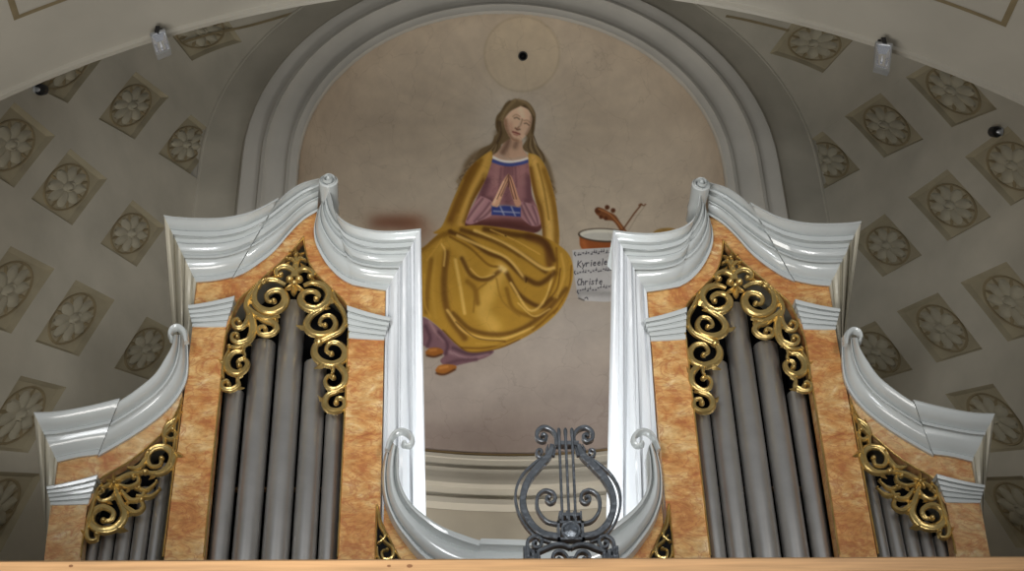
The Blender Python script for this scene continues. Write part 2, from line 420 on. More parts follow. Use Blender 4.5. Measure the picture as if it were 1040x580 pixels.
# niche shell just behind the painted plaster
def niche_pt(az, el, off=0.):   # az 0..pi across, el<=0 straight height, >0 dome angle
    a, b = NA+off, NB+off
    if el <= 0: return (XA-a*math.cos(az), NY+b*math.sin(az), NZ+el)
    return (XA-a*math.cos(az)*math.cos(el), NY+b*math.sin(az)*math.cos(el), NZ+a*math.sin(el))
mb = MB()
els = [GZ-NZ, PZ-NZ, -2, -1, 0]+list(np.linspace(.08, math.pi/2, 20))
mb.grid([[niche_pt(math.pi*k/48, e, .012) for k in range(49)] for e in els]); struct(mb, 'wall_niche', NICH)
mb = MB()
def zrow(off, z): return [niche_pt(math.pi*k/48, z-NZ, -off) for k in range(49)]
mb.grid([zrow(o_, PZ+dz) for o_, dz in ((0, .0), (.03, -.01), (.03, -.05), (.015, -.06), (.015, -.16), (.06, -.19), (.06, -.25), (.11, -.32), (.12, -.40), (.05, -.42), (.03, -.52), (.09, -.56), (.09, -.62), (0, -.66))]); struct(mb, 'trim_2', mat('niche_cornice_plaster', (.50, .46, .385), .85, var=.07, scale=2, spec=.2))
mb = MB(); mb.grid([zrow(o_, PZ+dz) for o_, dz in ((.004, .035), (.016, .025), (.016, .0), (.004, -.012))]); struct(mb, 'trim_3', OCHL)

# ------------------------------------------------------------------ the fresco
def fresco():
    G = 1.0
    def soft(poly, gx, gy, aa=.7):
        poly = np.array(poly, float); ins = np.zeros(gx.shape, bool); dist = np.full(gx.shape, 1e9)
        for i in range(len(poly)):
            x1, y1 = poly[i]; x2, y2 = poly[(i+1) % len(poly)]
            cnd = ((y1 > gy) != (y2 > gy))
            ins ^= cnd & (gx < (x2-x1)*(gy-y1)/((y2-y1) if y2 != y1 else 1e-9)+x1)
            L2 = (x2-x1)**2+(y2-y1)**2+1e-9
            t = np.clip(((gx-x1)*(x2-x1)+(gy-y1)*(y2-y1))/L2, 0, 1)
            dist = np.minimum(dist, np.hypot(gx-x1-t*(x2-x1), gy-y1-t*(y2-y1)))
        sd = np.where(ins, -dist, dist)
        return np.clip(.5-sd/(2*aa), 0, 1)
    def ldist(pts, gx, gy):
        d = np.full(gx.shape, 1e9)
        for (x1, y1), (x2, y2) in zip(pts[:-1], pts[1:]):
            L2 = (x2-x1)**2+(y2-y1)**2+1e-9
            t = np.clip(((gx-x1)*(x2-x1)+(gy-y1)*(y2-y1))/L2, 0, 1)
            d = np.minimum(d, np.hypot(gx-x1-t*(x2-x1), gy-y1-t*(y2-y1)))
        return d
    class Canvas:
        def __init__(s, x0, x1, y0, y1, st):
            s.gx, s.gy = np.meshgrid(np.arange(x0, x1+st*.5, st), np.arange(y0, y1+st*.5, st))
            s.c = np.zeros(s.gx.shape+(3,)); s.id = np.zeros(s.gx.shape, int)
        def fill(s, col, a): s.c = s.c*(1-a[..., None])+np.array(col, float)*a[..., None]
        def win(s, pts, pad):
            p = np.array(pts); x0, y0 = p.min(0)-pad; x1, y1 = p.max(0)+pad
            j = np.where((s.gx[0] >= x0) & (s.gx[0] <= x1))[0]; i = np.where((s.gy[:, 0] >= y0) & (s.gy[:, 0] <= y1))[0]
            if len(i) == 0 or len(j) == 0: return None
            return slice(i[0], i[-1]+1), slice(j[0], j[-1]+1)
        def poly(s, pts, col, rid=None, smooth=True, aa=.7, al=1.):
            if smooth: pts = [tuple(q) for q in cr(list(pts)+[pts[0]], max(40, 8*len(pts)))[:-1]]
            w = s.win(pts, 3)
            if w is None: return None
            m = soft(pts, s.gx[w], s.gy[w], aa)*al
            s.c[w] = s.c[w]*(1-m[..., None])+np.array(col, float)*m[..., None]
            if rid is not None: s.id[w][m > .5] = rid
            full = np.zeros(s.gx.shape); full[w] = m; return full
        def brush(s, pts, wd, col, al=.8, mask=None, hard=2., smooth=True):
            if smooth and len(pts) > 2: pts = [tuple(q) for q in cr(pts, 6*len(pts))]
            w = s.win(pts, wd*2.2+1)
            if w is None: return
            a = al*np.exp(-(ldist(pts, s.gx[w], s.gy[w])/wd)**hard)
            if mask is not None: a = a*mask[w]
            s.c[w] = s.c[w]*(1-a[..., None])+np.array(col, float)*a[..., None]
    A = lambda pts: C_(pts, 470, 90, 5.273)
    B = lambda pts: C_(pts, 420, 140, 4.835)
    D = lambda pts: C_(pts, 425, 220, 3.412)
    E_ = lambda pts: C_(pts, 570, 190, 4.458)
    def paint(cv):
        gx, gy = cv.gx, cv.gy
        # sky ground
        base = np.array([150, 139, 124.])
        cv.c[:] = base
        t = np.clip((gy-250)/200, 0, 1)[..., None]; cv.c = cv.c*(1-t)+np.array([134, 123, 116.])*t
        t = np.clip((gy-390)/80, 0, 1)[..., None]; cv.c = cv.c*(1-.6*t)+np.array([112, 99, 92.])*.6*t
        t = np.clip(1-(gx-290)/120, 0, 1)[..., None]*.35; cv.c = cv.c*(1-t)+np.array([130, 117, 102.])*t
        # rays from the head
        ang = np.arctan2(gy-128, gx-522); rr = np.hypot(gx-522, gy-128)
        k = .5+.5*np.sin(ang*34)*np.sin(ang*13+1); a = .13*k*np.exp(-((rr-90)/95)**2)*(gy < 250)
        cv.fill((184, 172, 150), a)
        cv.fill((172, 168, 160), .6*np.exp(-(rr/38)**2))
        # disc of light above
        r2 = np.hypot((gx-530)/1.0, gy-55)
        cv.fill((164, 150, 124), .35*np.clip((39-r2)/3, 0, 1)); cv.fill((134, 121, 98), .4*np.exp(-((r2-38)/1.2)**2))
        # clouds
        for x, y, rx, ry, c, al in ((470, 395, 90, 28, (152, 143, 137), .5), (560, 350, 60, 35, (156, 147, 140), .5), (600, 410, 70, 40, (134, 124, 118), .4), (470, 440, 120, 22, (116, 104, 98), .5), (520, 320, 90, 40, (150, 140, 130), .3), (600, 325, 45, 30, (146, 139, 132), .6), (450, 420, 40, 14, (148, 138, 132), .4)):
            cv.fill(c, al*np.exp(-((gx-x)/rx)**2-((gy-y)/ry)**2))
        cv.fill((92, 56, 40), .75*np.exp(-(((gx-402)/28)**4)-((gy-226)/9)**2)); cv.fill((110, 70, 50), .4*np.exp(-((gx-425)/18)**2-((gy-236)/14)**2))
        cv.brush([(430, 262), (438, 272), (436, 290)], 7, (70, 60, 66), .7)
        # hair behind shoulders
        hair = (92, 76, 54)
        for pts, wd in (([(505, 135), (503, 148), (492, 155), (478, 162), (470, 178), (467, 184)], 4.5), ([(536, 140), (543, 150), (551, 160), (557, 176), (562, 194)], 4), ([(500, 150), (484, 156), (474, 168)], 4), ([(541, 150), (555, 165), (561, 185)], 3)):
            cv.brush(pts, wd*.8, hair, .6)
        for q in range(14):
            u = q/13; x = 500-34*u; y = 152+34*u**1.4
            cv.brush([(x+3, y-5), (x-2, y-2), (x+1, y+2), (x-3, y+6)], .8, (118, 100, 74) if q % 2 else (70, 56, 40), .6)
            x = 541+21*u; y = 150+46*u
            cv.brush([(x-2, y-5), (x+3, y-1), (x, y+2), (x+3, y+7)], .8, (118, 100, 74) if q % 2 else (74, 60, 42), .6)
        # under-dress and shoes
        cv.poly(D([(-10, 340), (30, 355), (90, 400), (140, 450), (200, 466), (262, 464), (230, 490), (150, 512), (100, 520), (75, 500), (90, 480), (60, 470), (25, 450), (-10, 430)]), (104, 76, 82), 10)
        for pts, c in (([(40, 365), (60, 400), (90, 430)], (138, 108, 110)), ([(25, 380), (40, 420), (30, 450)], (70, 48, 56)), ([(70, 400), (100, 440), (95, 475)], (68, 46, 54)), ([(110, 470), (170, 490), (240, 476)], (136, 108, 112)), ([(120, 455), (180, 476), (250, 468)], (70, 50, 58)), ([(100, 510), (140, 498), (200, 495)], (80, 56, 62))):
            cv.brush(D(pts), 2, c, .8)
        cv.poly(D([(24, 468), (40, 456), (70, 455), (86, 466), (78, 480), (50, 487), (28, 482)]), (128, 78, 34), 5)
        cv.poly(D([(58, 532), (72, 516), (105, 512), (131, 518), (126, 532), (100, 546), (70, 549)]), (138, 86, 38), 5)
        cv.brush(D([(30, 482), (55, 486), (80, 478)]), 1.2, (62, 38, 26), .8); cv.brush(D([(62, 543), (90, 547), (126, 530)]), 1.2, (62, 38, 26), .8)
        cv.brush(D([(75, 525), (100, 520)]), 1.6, (176, 122, 66), .6); cv.brush(D([(40, 464), (60, 462)]), 1.4, (168, 114, 60), .6)
        # dress bodice
        dr = cv.poly(B([(385, 105), (470, 128), (562, 105), (575, 200), (582, 285), (615, 360), (628, 445), (560, 470), (400, 450), (250, 440), (255, 405), (300, 315), (340, 230), (362, 180)]), (134, 94, 96), 4)
        for pts, wd, c, al in (([(470, 130), (460, 250), (465, 340)], 5, (84, 54, 60), .5), ([(360, 210), (340, 290), (380, 310)], 5, (78, 50, 56), .75), ([(560, 200), (570, 290), (560, 310)], 5, (78, 50, 56), .75), ([(410, 140), (400, 220)], 4, (146, 108, 106), .6), ([(530, 140), (535, 220)], 4, (140, 102, 100), .6), ([(430, 150), (420, 260)], 1.2, (92, 62, 66), .5), ([(500, 145), (505, 240)], 1.2, (92, 62, 66), .5), ([(450, 140), (445, 180)], 1, (96, 66, 70), .5), ([(485, 140), (487, 180)], 1, (96, 66, 70), .5),
                               ([(260, 420), (440, 415), (620, 430)], 5, (84, 48, 44), .85), ([(270, 440), (440, 430), (620, 460)], 4, (66, 36, 32), .8)):
            cv.brush(B(pts), wd, c, al, dr)
        sl = cv.poly(B([(330, 285), (375, 305), (392, 330), (385, 378), (330, 405), (280, 425), (252, 408), (280, 350)]), (148, 110, 114), 4)
        for pts in ([(340, 300), (300, 350), (265, 400)], [(375, 320), (345, 360), (300, 410)], [(385, 350), (350, 385), (320, 405)]):
            cv.brush(B(pts), 1.4, (90, 60, 66), .7, sl); cv.brush([(x+2, y+1) for x, y in B(pts)], 1.3, (156, 122, 122), .7, sl)
        sr = cv.poly(B([(522, 312), (585, 328), (610, 370), (622, 425), (580, 432), (535, 398), (522, 370)]), (144, 106, 110), 4)
        for pts in ([(545, 322), (570, 370), (600, 425)], [(530, 335), (550, 380), (575, 425)], [(585, 335), (605, 390), (612, 425)]):
            cv.brush(B(pts), 1.4, (90, 60, 66), .7, sr); cv.brush([(x+2, y) for x, y in B(pts)], 1.2, (154, 120, 120), .7, sr)
        # hair falling beside the neck
        cv.poly(A([(350, 262), (378, 238), (384, 290), (428, 345), (446, 400), (410, 385), (352, 345), (318, 318)]), (98, 82, 58), 2)
        cv.poly(A([(172, 250), (205, 290), (196, 330), (158, 358), (95, 372), (60, 400), (90, 330), (150, 296)]), (96, 80, 56), 2)
        for q in range(5):
            cv.brush(A([(360+q*5, 255), (350+q*13, 310), (372+q*15, 360), (395+q*10, 390)]), .7, (128, 110, 80) if q % 2 else (66, 52, 36), .7)
            cv.brush(A([(182+q*4, 255), (168+q*5, 300), (120+q*14, 345), (80+q*16, 380)]), .7, (128, 110, 80) if q % 2 else (66, 52, 36), .7)
        # neck and collar
        cv.poly(A([(222, 200), (216, 290), (190, 335), (158, 362), (200, 385), (255, 393), (320, 385), (352, 368), (322, 320), (312, 270)]), (170, 140, 118), 1)
        cv.brush(A([(235, 230), (240, 290), (215, 340)]), 3.5, (92, 70, 58), .75); cv.brush(A([(290, 280), (280, 310)]), 3, (106, 82, 68), .7)
        cv.brush(A([(195, 358), (250, 380), (330, 368)]), 1.6, (160, 140, 124), .7)
        cv.brush(A([(160, 366), (205, 386), (255, 392), (310, 386), (350, 374)]), 1.5, (206, 202, 198), .85, hard=4)
        cv.brush(A([(154, 384), (205, 402), (255, 408), (310, 400), (350, 388)]), 1.8, (52, 66, 122), .95, hard=4)
        # cape
        cl = cv.poly(B([(384, 62), (335, 92), (272, 150), (236, 210), (192, 310), (142, 430), (100, 470), (250, 460), (252, 418), (290, 320), (350, 210), (386, 105)]), (146, 110, 42), 3)
        for pts, wd, c, al in (([(370, 80), (330, 180), (270, 300), (235, 420)], 5, (188, 150, 76), .75), ([(300, 130), (250, 230), (180, 400)], 5, (86, 54, 20), .7), ([(355, 190), (300, 290), (255, 410)], 3.5, (84, 54, 20), .75), ([(330, 110), (280, 200), (215, 360)], 2.5, (108, 76, 26), .7), ([(240, 210), (190, 320), (145, 430)], 2, (150, 116, 50), .6), ([(380, 100), (350, 190)], 2.4, (168, 134, 66), .6)):
            cv.brush(B(pts), wd, c, al, cl)
        cr_ = cv.poly(B([(564, 74), (612, 90), (652, 150), (686, 260), (706, 370), (712, 530), (640, 600), (632, 450), (610, 350), (580, 230), (564, 110)]), (152, 116, 50), 3)
        for pts, wd, c, al in (([(590, 100), (630, 220), (660, 350), (675, 520)], 5, (192, 156, 86), .8), ([(575, 150), (600, 280), (630, 380), (640, 560)], 2.5, (88, 56, 22), .7), ([(640, 160), (680, 290), (700, 420), (700, 540)], 3, (110, 78, 28), .7), ([(610, 130), (640, 250), (665, 400)], 1.3, (120, 88, 34), .7)):
            cv.brush(B(pts), wd, c, al, cr_)
        # belt
        be = cv.poly(B([(384, 333), (455, 330), (527, 340), (526, 388), (450, 382), (383, 378)]), (48, 58, 112), 4, smooth=False)
        for pts in ([(425, 335), (445, 380)], [(480, 338), (500, 384)], [(395, 360), (520, 368)]): cv.brush(B(pts), .9, (150, 152, 168), .7, be)
        cv.brush(B([(384, 334), (455, 331), (526, 341)]), .9, (128, 112, 112), .7)
        # hands
        hl = cv.poly(B([(467, 176), (452, 192), (432, 226), (405, 285), (384, 325), (398, 338), (418, 334), (438, 280), (455, 240), (466, 215)]), (186, 146, 118), 1)
        hr = cv.poly(B([(470, 180), (484, 196), (500, 240), (514, 285), (528, 322), (515, 338), (500, 332), (486, 292), (472, 250), (466, 215)]), (172, 130, 106), 1)
        for pts in ([(464, 184), (440, 235), (410, 300)], [(466, 205), (450, 240), (430, 285)]): cv.brush(B(pts), .6, (92, 58, 44), .8, hl)
        for pts in ([(474, 192), (490, 245), (505, 300)], [(470, 215), (480, 260), (492, 300)]): cv.brush(B(pts), .6, (92, 58, 44), .8, hr)
        cv.brush(B([(468, 182), (466, 240)]), .8, (74, 44, 38), .8); cv.brush(B([(440, 215), (412, 275), (395, 318)]), 1.2, (214, 178, 150), .7, hl)
        # head
        cv.poly(A([(282, 54), (348, 72), (388, 130), (387, 195), (378, 240), (352, 268), (330, 250), (250, 270), (200, 300), (172, 262), (186, 235), (174, 200), (180, 150), (205, 118), (232, 76)]), (98, 82, 58), 2)
        for pts, c in (([(250, 70), (215, 120), (190, 170), (188, 225)], (70, 56, 38)), ([(280, 62), (235, 110), (212, 160), (205, 220)], (130, 112, 82)), ([(300, 60), (350, 85), (378, 140)], (128, 110, 82)), ([(330, 95), (372, 150), (372, 235)], (64, 50, 34)), ([(200, 180), (205, 240), (185, 290)], (62, 48, 34)), ([(360, 200), (362, 250)], (110, 92, 66)), ([(270, 72), (225, 118), (198, 165)], (112, 96, 68))):
            cv.brush(A(pts), 1.6, c, .75)
        fc = cv.poly(A([(310, 94), (350, 112), (370, 150), (366, 195), (345, 242), (312, 276), (280, 284), (250, 258), (226, 205), (224, 165), (255, 122)]), (190, 162, 138), 1)
        cv.brush(A([(228, 170), (235, 220), (262, 268), (295, 282)]), 2.4, (122, 90, 70), .75, fc)
        cv.brush(A([(368, 150), (362, 200), (340, 245)]), 1.6, (128, 98, 80), .6, fc)
        cv.brush(A([(310, 110), (320, 150)]), 4, (208, 184, 160), .7, fc)
        cv.brush(A([(268, 149), (286, 139), (306, 149)]), .7, (132, 104, 82), .6); cv.brush(A([(326, 171), (346, 170), (361, 183)]), .7, (132, 104, 82), .6)
        cv.brush(A([(276, 158), (290, 155), (303, 164)]), .75, (92, 70, 56), .75); cv.brush(A([(330, 187), (342, 186), (354, 195)]), .75, (92, 70, 56), .75)
        cv.brush(A([(278, 150), (290, 147), (304, 156)]), .9, (176, 146, 122), .6); cv.brush(A([(332, 178), (344, 178), (355, 187)]), .9, (176, 146, 122), .6)
        cv.brush(A([(318, 165), (308, 195), (292, 214)]), .9, (122, 88, 70), .75); cv.brush(A([(282, 212), (292, 220), (305, 218)]), .9, (96, 62, 50), .8)
        cv.brush(A([(312, 172), (304, 198)]), .9, (186, 164, 142), .6)
        cv.brush(A([(268, 232), (285, 236), (304, 244)]), 1.0, (118, 58, 52), .9); cv.brush(A([(275, 244), (292, 250)]), .9, (142, 90, 80), .7)
        cv.brush(A([(255, 190), (262, 215)]), 2.5, (168, 128, 108), .5, fc)
        # great mantle over the lap
        mt = cv.poly(D([(-15, 120), (20, 104), (60, 68), (100, 42), (200, 30), (300, 40), (400, 58), (470, 88), (520, 130), (536, 185), (526, 250), (492, 320), (430, 380), (350, 428), (270, 460), (180, 471), (130, 442), (80, 392), (25, 348), (-15, 335)]), (150, 114, 42), 3)
        cape = (148, 112, 42)
        lt, dk, md = (200, 166, 92), (66, 40, 16), (104, 72, 24)
        for pts, wd, c, al in (
            ([(10, 115), (60, 75), (110, 55)], 14, md, .7),
            ([(75, 110), (115, 90), (150, 130), (170, 190)], 22, (160, 124, 52), .7),
            ([(285, 185), (245, 260), (225, 330), (260, 380)], 36, (182, 146, 70), .8),
            ([(400, 360), (480, 290), (515, 200), (500, 130)], 22, (150, 114, 46), .7),
            ([(110, 52), (170, 78), (240, 125), (300, 150), (362, 210)], 11, dk, .8),
            ([(150, 46), (260, 82), (360, 135), (440, 190)], 12, dk, .75),
            ([(230, 44), (330, 62), (430, 80), (470, 150)], 14, dk, .8),
            ([(380, 70), (440, 100), (455, 165)], 18, (72, 42, 20), .7),
            ([(135, 66), (225, 106), (310, 146), (372, 220)], 7, lt, .75),
            ([(195, 48), (320, 105), (430, 178), (468, 178)], 8, lt, .8),
            ([(110, 70), (180, 110), (240, 165), (280, 175)], 6, md, .8),
            ([(45, 150), (32, 240), (28, 330)], 12, md, .7),
            ([(98, 125), (88, 240), (105, 340), (160, 420)], 16, (88, 58, 22), .8),
            ([(60, 130), (50, 250), (60, 350)], 8, (158, 122, 50), .6),
            ([(128, 150), (146, 250), (160, 335)], 8, lt, .65),
            ([(150, 145), (185, 205), (240, 218), (285, 185)], 10, dk, .7),
            ([(170, 225), (195, 250), (205, 300)], 12, md, .7),
            ([(305, 195), (350, 270), (420, 312), (462, 285)], 11, dk, .75),
            ([(320, 230), (385, 325), (440, 285), (466, 195)], 6, lt, .75),
            ([(372, 215), (420, 232), (472, 195)], 13, dk, .8),
            ([(305, 250), (330, 320), (400, 350)], 10, md, .7),
            ([(120, 335), (190, 395), (310, 405), (420, 350), (512, 250)], 11, dk, .6),
            ([(100, 325), (165, 402), (280, 425), (400, 385)], 7, lt, .65),
            ([(150, 455), (250, 452), (380, 402), (480, 320)], 6, md, .8),
            ([(478, 110), (478, 200), (440, 300)], 6, md, .7),
            ([(530, 170), (520, 250), (470, 335)], 4, md, .7),
            ([(285, 178), (298, 186)], 13, (214, 186, 124), .7),
            ([(80, 95), (92, 120), (88, 170)], 5, lt, .6),
            ([(20, 200), (22, 300), (40, 345)], 5, (164, 126, 52), .6),
            ([(205, 60), (290, 95), (350, 140)], 4, md, .7),
            ([(250, 45), (340, 85), (420, 130)], 4, (178, 142, 68), .7),
            ([(180, 180), (215, 210), (262, 200)], 4, lt, .5),
            ([(235, 230), (200, 262), (190, 330)], 5, (120, 86, 30), .7),
            ([(270, 215), (290, 290), (350, 345)], 5, (126, 92, 34), .6),
            ([(345, 300), (400, 345), (455, 320)], 4, lt, .6),
            ([(130, 365), (200, 420), (300, 432)], 4, dk, .5),
            ([(200, 440), (300, 440), (390, 395)], 5, (164, 128, 54), .6),
            ([(495, 130), (505, 200), (480, 280)], 6, (176, 140, 66), .6),
            ([(440, 300), (480, 250), (492, 180)], 4, dk, .5),
            ([(30, 150), (60, 110), (80, 80)], 5, (168, 130, 56), .6),
            ([(110, 150), (105, 220), (118, 300)], 4, (150, 112, 44), .5),
            ([(375, 215), (372, 226)], 4, (50, 30, 14), .8),
            ([(300, 66), (304, 68)], 2.5, (40, 26, 14), .8)):
            cv.brush(D(pts), wd/3.412*.8, c, al, mt, 2.6)
        cv.brush(D([(85, 395), (135, 445), (180, 471), (270, 460), (350, 428)]), 1.2, (70, 44, 18), .7, mt)
        # yellow thing at right, tambourine, violin, bow, sheet
        cv.poly([(660, 240), (668, 233), (684, 232), (694, 240), (690, 250), (664, 250)], (126, 100, 56), 9)
        cv.poly(E_([(82, 225), (90, 275), (140, 290), (240, 290), (330, 280), (330, 230)]), (120, 66, 34), 8)
        cv.brush(E_([(100, 250), (108, 275)]), 3, (150, 86, 46), .7)
        el = [(613.5+26.5*math.cos(a), 239+7.2*math.sin(a)+1.2*math.cos(a)) for a in np.linspace(0, 2*math.pi, 40, endpoint=False)]
        cv.poly(el, (60, 50, 40), 8, smooth=False)
        cv.poly([(613.5+(x-613.5)*.93, 238.6+(y-239)*.8) for x, y in el], (176, 173, 162), 8, smooth=False)
        cv.poly([(613.5+(x-613.5)*.8, 240+(y-239)*.5) for x, y in el], (160, 158, 150), 8, smooth=False)
        cv.poly(E_([(152, 108), (165, 92), (190, 98), (215, 112), (245, 128), (268, 160), (300, 205), (310, 230), (280, 225), (262, 190), (235, 155), (205, 150), (175, 135), (158, 122)]), (96, 58, 34), 7)
        for x, y, r in ((165, 106, 14), (208, 92, 11), (235, 106, 11), (180, 136, 9), (202, 142, 9)):
            px, py = E_([(x, y)])[0]; cv.poly([(px+r/4.458*math.cos(a), py+r/4.458*math.sin(a)) for a in np.linspace(0, 6.2, 10)], (72, 40, 24), 7, smooth=False)
        cv.brush(E_([(170, 100), (215, 120), (255, 160), (295, 215)]), .9, (150, 100, 62), .7)
        cv.brush(E_([(362, 80), (330, 120), (285, 185), (250, 235)]), .9, (86, 54, 34), .95, hard=4, smooth=False)
        cv.brush(E_([(380, 84), (345, 130), (300, 205)]), .4, (120, 108, 92), .8, smooth=False)
        cv.brush(E_([(352, 82), (362, 76), (372, 84), (382, 78)]), .7, (86, 54, 34), .95)
    INK = (30, 29, 36)
    FONT = {'K': [[(0, 0), (0, 1)], [(.6, 1), (.05, .45), (.65, 0)]], 'y': [[(0, .6), (.3, .1)], [(.6, .6), (.15, -.35)]], 'r': [[(0, 0), (0, .6)], [(0, .4), (.25, .6), (.45, .55)]],
            'i': [[(.1, 0), (.1, .6)], [(.1, .85), (.12, .9)]], 'e': [[(.05, .3), (.5, .35), (.4, .6), (.1, .5), (.05, .15), (.3, 0), (.5, .1)]], 'l': [[(.1, 0), (.15, 1)]],
            's': [[(.45, .55), (.15, .6), (.1, .4), (.4, .2), (.3, 0), (0, .05)]], 'C': [[(.6, .9), (.2, 1), (0, .5), (.2, 0), (.6, .1)]], 'h': [[(0, 0), (0, 1)], [(0, .4), (.3, .6), (.45, .4), (.45, 0)]], 't': [[(.2, 0), (.2, .95)], [(0, .6), (.4, .62)]]}
    def paint_sheet(cv):
        pap = cv.poly([(581.2, 254), (596, 252.6), (613.7, 251.7), (632, 250.5), (632, 306), (612.6, 306.6), (592.4, 305.5), (587, 302), (584, 285), (582, 268)], (158, 156, 155), 6, smooth=False, aa=.4)
        if pap is None: return
        cv.brush([(587, 302), (590, 298), (612, 298), (632, 300)], 3.5, (112, 110, 108), .55, pap); cv.brush([(588, 303), (593, 305)], .8, (70, 66, 62), .8)
        def word(wd, x, y, h, dx, dy):
            for ch in wd:
                for st in FONT[ch]: cv.brush([(x+a*h*.85+b*h*.12, y-b*h+a*.2) for a, b in st], .42, INK, .95, smooth=False)
                x += dx*(.55 if ch in 'il' else 1); y += dy
        word('Kyrieeleis', 586.5, 271.2, 6.2, 4.4, -.35)
        word('Christe', 586.2, 289.5, 6.2, 4.0, -.15)
        rnd = random.Random(2)
        for y0, sl in ((258, -.06), (277, -.1), (296.5, -.14)):
            x = 584.0+(3 if y0 > 290 else 0)
            cv.brush([(x, y0-1.8), (x-.6, y0), (x+.6, y0+1.8)], .5, INK, .9)
            while x < 631:
                x += rnd.uniform(2., 3.2); y = y0+sl*(x-584)+rnd.uniform(-1.3, 1.3)
                cv.brush([(x, y), (x+.6, y-.1)], .62, INK, .9, smooth=False)
                if rnd.random() < .6: cv.brush([(x+.7, y), (x+.8, y-2.4)], .32, INK, .8, smooth=False)
            for k in range(3): cv.brush([(584, y0-1.2+k*1.3), (631, y0-1.2+k*1.3+sl*47)], .16, (96, 94, 96), .5, smooth=False)
        cv.brush([(594, 303), (596, 302), (597, 304)], .5, INK, .8)
    def emit(cv, keep, name_of, parents):
        p, ok = niche_hit(cv.gx, cv.gy); ok = ok & (p[..., 2] > PZ-.005) & keep
        h, w = cv.gx.shape; vid = np.arange(h*w).reshape(h, w)
        q = np.stack([vid[:-1, :-1], vid[1:, :-1], vid[1:, 1:], vid[:-1, 1:]], -1).reshape(-1, 4)
        okf = ok.reshape(-1)[q].all(1); fid = cv.id.reshape(-1)[q[:, 0]]
        V = p.reshape(-1, 3); Cc = s2l(np.clip(cv.c, 0, 255)).reshape(-1, 3)*FG
        for rid in sorted(set(fid[okf])):
            qq = q[okf & (fid == rid)]; used, inv = np.unique(qq, return_inverse=True)
            nm = name_of[rid]; par = parents(rid)
            me = bpy.data.meshes.new(nm)
            vv = V[used]-np.array(parent_loc(par))
            me.vertices.add(len(used)); me.vertices.foreach_set('co', vv.astype(np.float32).ravel())
            me.loops.add(len(qq)*4); me.loops.foreach_set('vertex_index', inv.reshape(-1).astype(np.int32))
            me.polygons.add(len(qq)); me.polygons.foreach_set('loop_start', np.arange(0, len(qq)*4, 4, dtype=np.int32))
            me.polygons.foreach_set('loop_total', np.full(len(qq), 4, np.int32))
            me.update(calc_edges=True)
            at = me.color_attributes.new('paint', 'FLOAT_COLOR', 'POINT')
            at.data.foreach_set('color', np.c_[Cc[used], np.ones(len(used))].astype(np.float32).ravel())
            me.materials.append(FRES); me.shade_smooth()
            o = bpy.data.objects.new(nm, me); COL.objects.link(o); o.parent = par
            made[rid] = o
    FG = FRESCO_GAIN
    made = {}
    base = niche_hit(np.array([520.]), np.array([463.]))[0][0]
    root = thing('wall_fresco', 'fresco in the niche of a seated praying woman in yellow mantle with violin and music', 'painting', tuple(base))
    names = {0: 'painted_sky', 1: 'painted_skin', 2: 'painted_hair', 3: 'painted_mantle', 4: 'painted_dress', 5: 'painted_shoes', 6: 'painted_music_sheet', 7: 'painted_violin', 8: 'painted_tambourine', 9: 'painted_instrument', 10: 'painted_hem'}
    cv = Canvas(284, 736, 4, 472, .8); paint(cv)
    hole = (cv.gx > 577.9) & (cv.gx < 632.1) & (cv.gy > 247.9) & (cv.gy < 310.1)
    # leave the window of the finer music-sheet patch open on grid lines
    st = .8; i0 = int(round((248-4)/st)); i1 = int(round((310.4-4)/st)); j0 = int(round((578.4-284)/st)); j1 = int(round((632-284)/st))
    keep = np.ones(cv.gx.shape, bool); keep[i0+1:i1, j0+1:j1] = False
    woman = bpy.data.objects.new('painted_woman', None); COL.objects.link(woman); woman.parent = root
    par = lambda r: woman if r in (1, 2, 3, 4, 5, 10) else root
    emit(cv, keep, names, par)
    x0, x1 = 284+j0*st, 284+j1*st; y0, y1 = 4+i0*st, 4+i1*st
    cv2 = Canvas(x0, x1, y0, y1, .4); paint(cv2); paint_sheet(cv2)
    emit(cv2, np.ones(cv2.gx.shape, bool), names, par)
FRESCO_GAIN = 2.0
fresco()

# ------------------------------------------------------------------ front transverse arch
def arch_circle(Y, pts):
    q = np.array([(P(x, y, Y)[0], P(x, y, Y)[2]) for x, y in pts])
    A_ = np.c_[2*q, np.ones(len(q))]; s = np.linalg.lstsq(A_, (q**2).sum(1), rcond=None)[0]
    return s[0], s[1], math.sqrt(s[2]+s[0]**2+s[1]**2)
ax, az, ar = arch_circle(-.4, [(0, 93), (120, 54), (240, 19), (780, 11), (900, 47), (1040, 106)])
def arow(r, y, n=60, a0=.12):
    return [(ax+r*math.cos(a), y, az+r*math.sin(a)) for a in np.linspace(math.pi-a0, a0, n)]
mb = MB()
mb.grid([arow(r, y) for r, y in ((ar+.9, -.36), (ar, -.36), (ar, -.40), (ar+.035, -.41), (ar+.04, -3.0), (ar+.9, -3.0), (ar+.9, -.36))])
struct(mb, 'ceiling.001', ARCH)
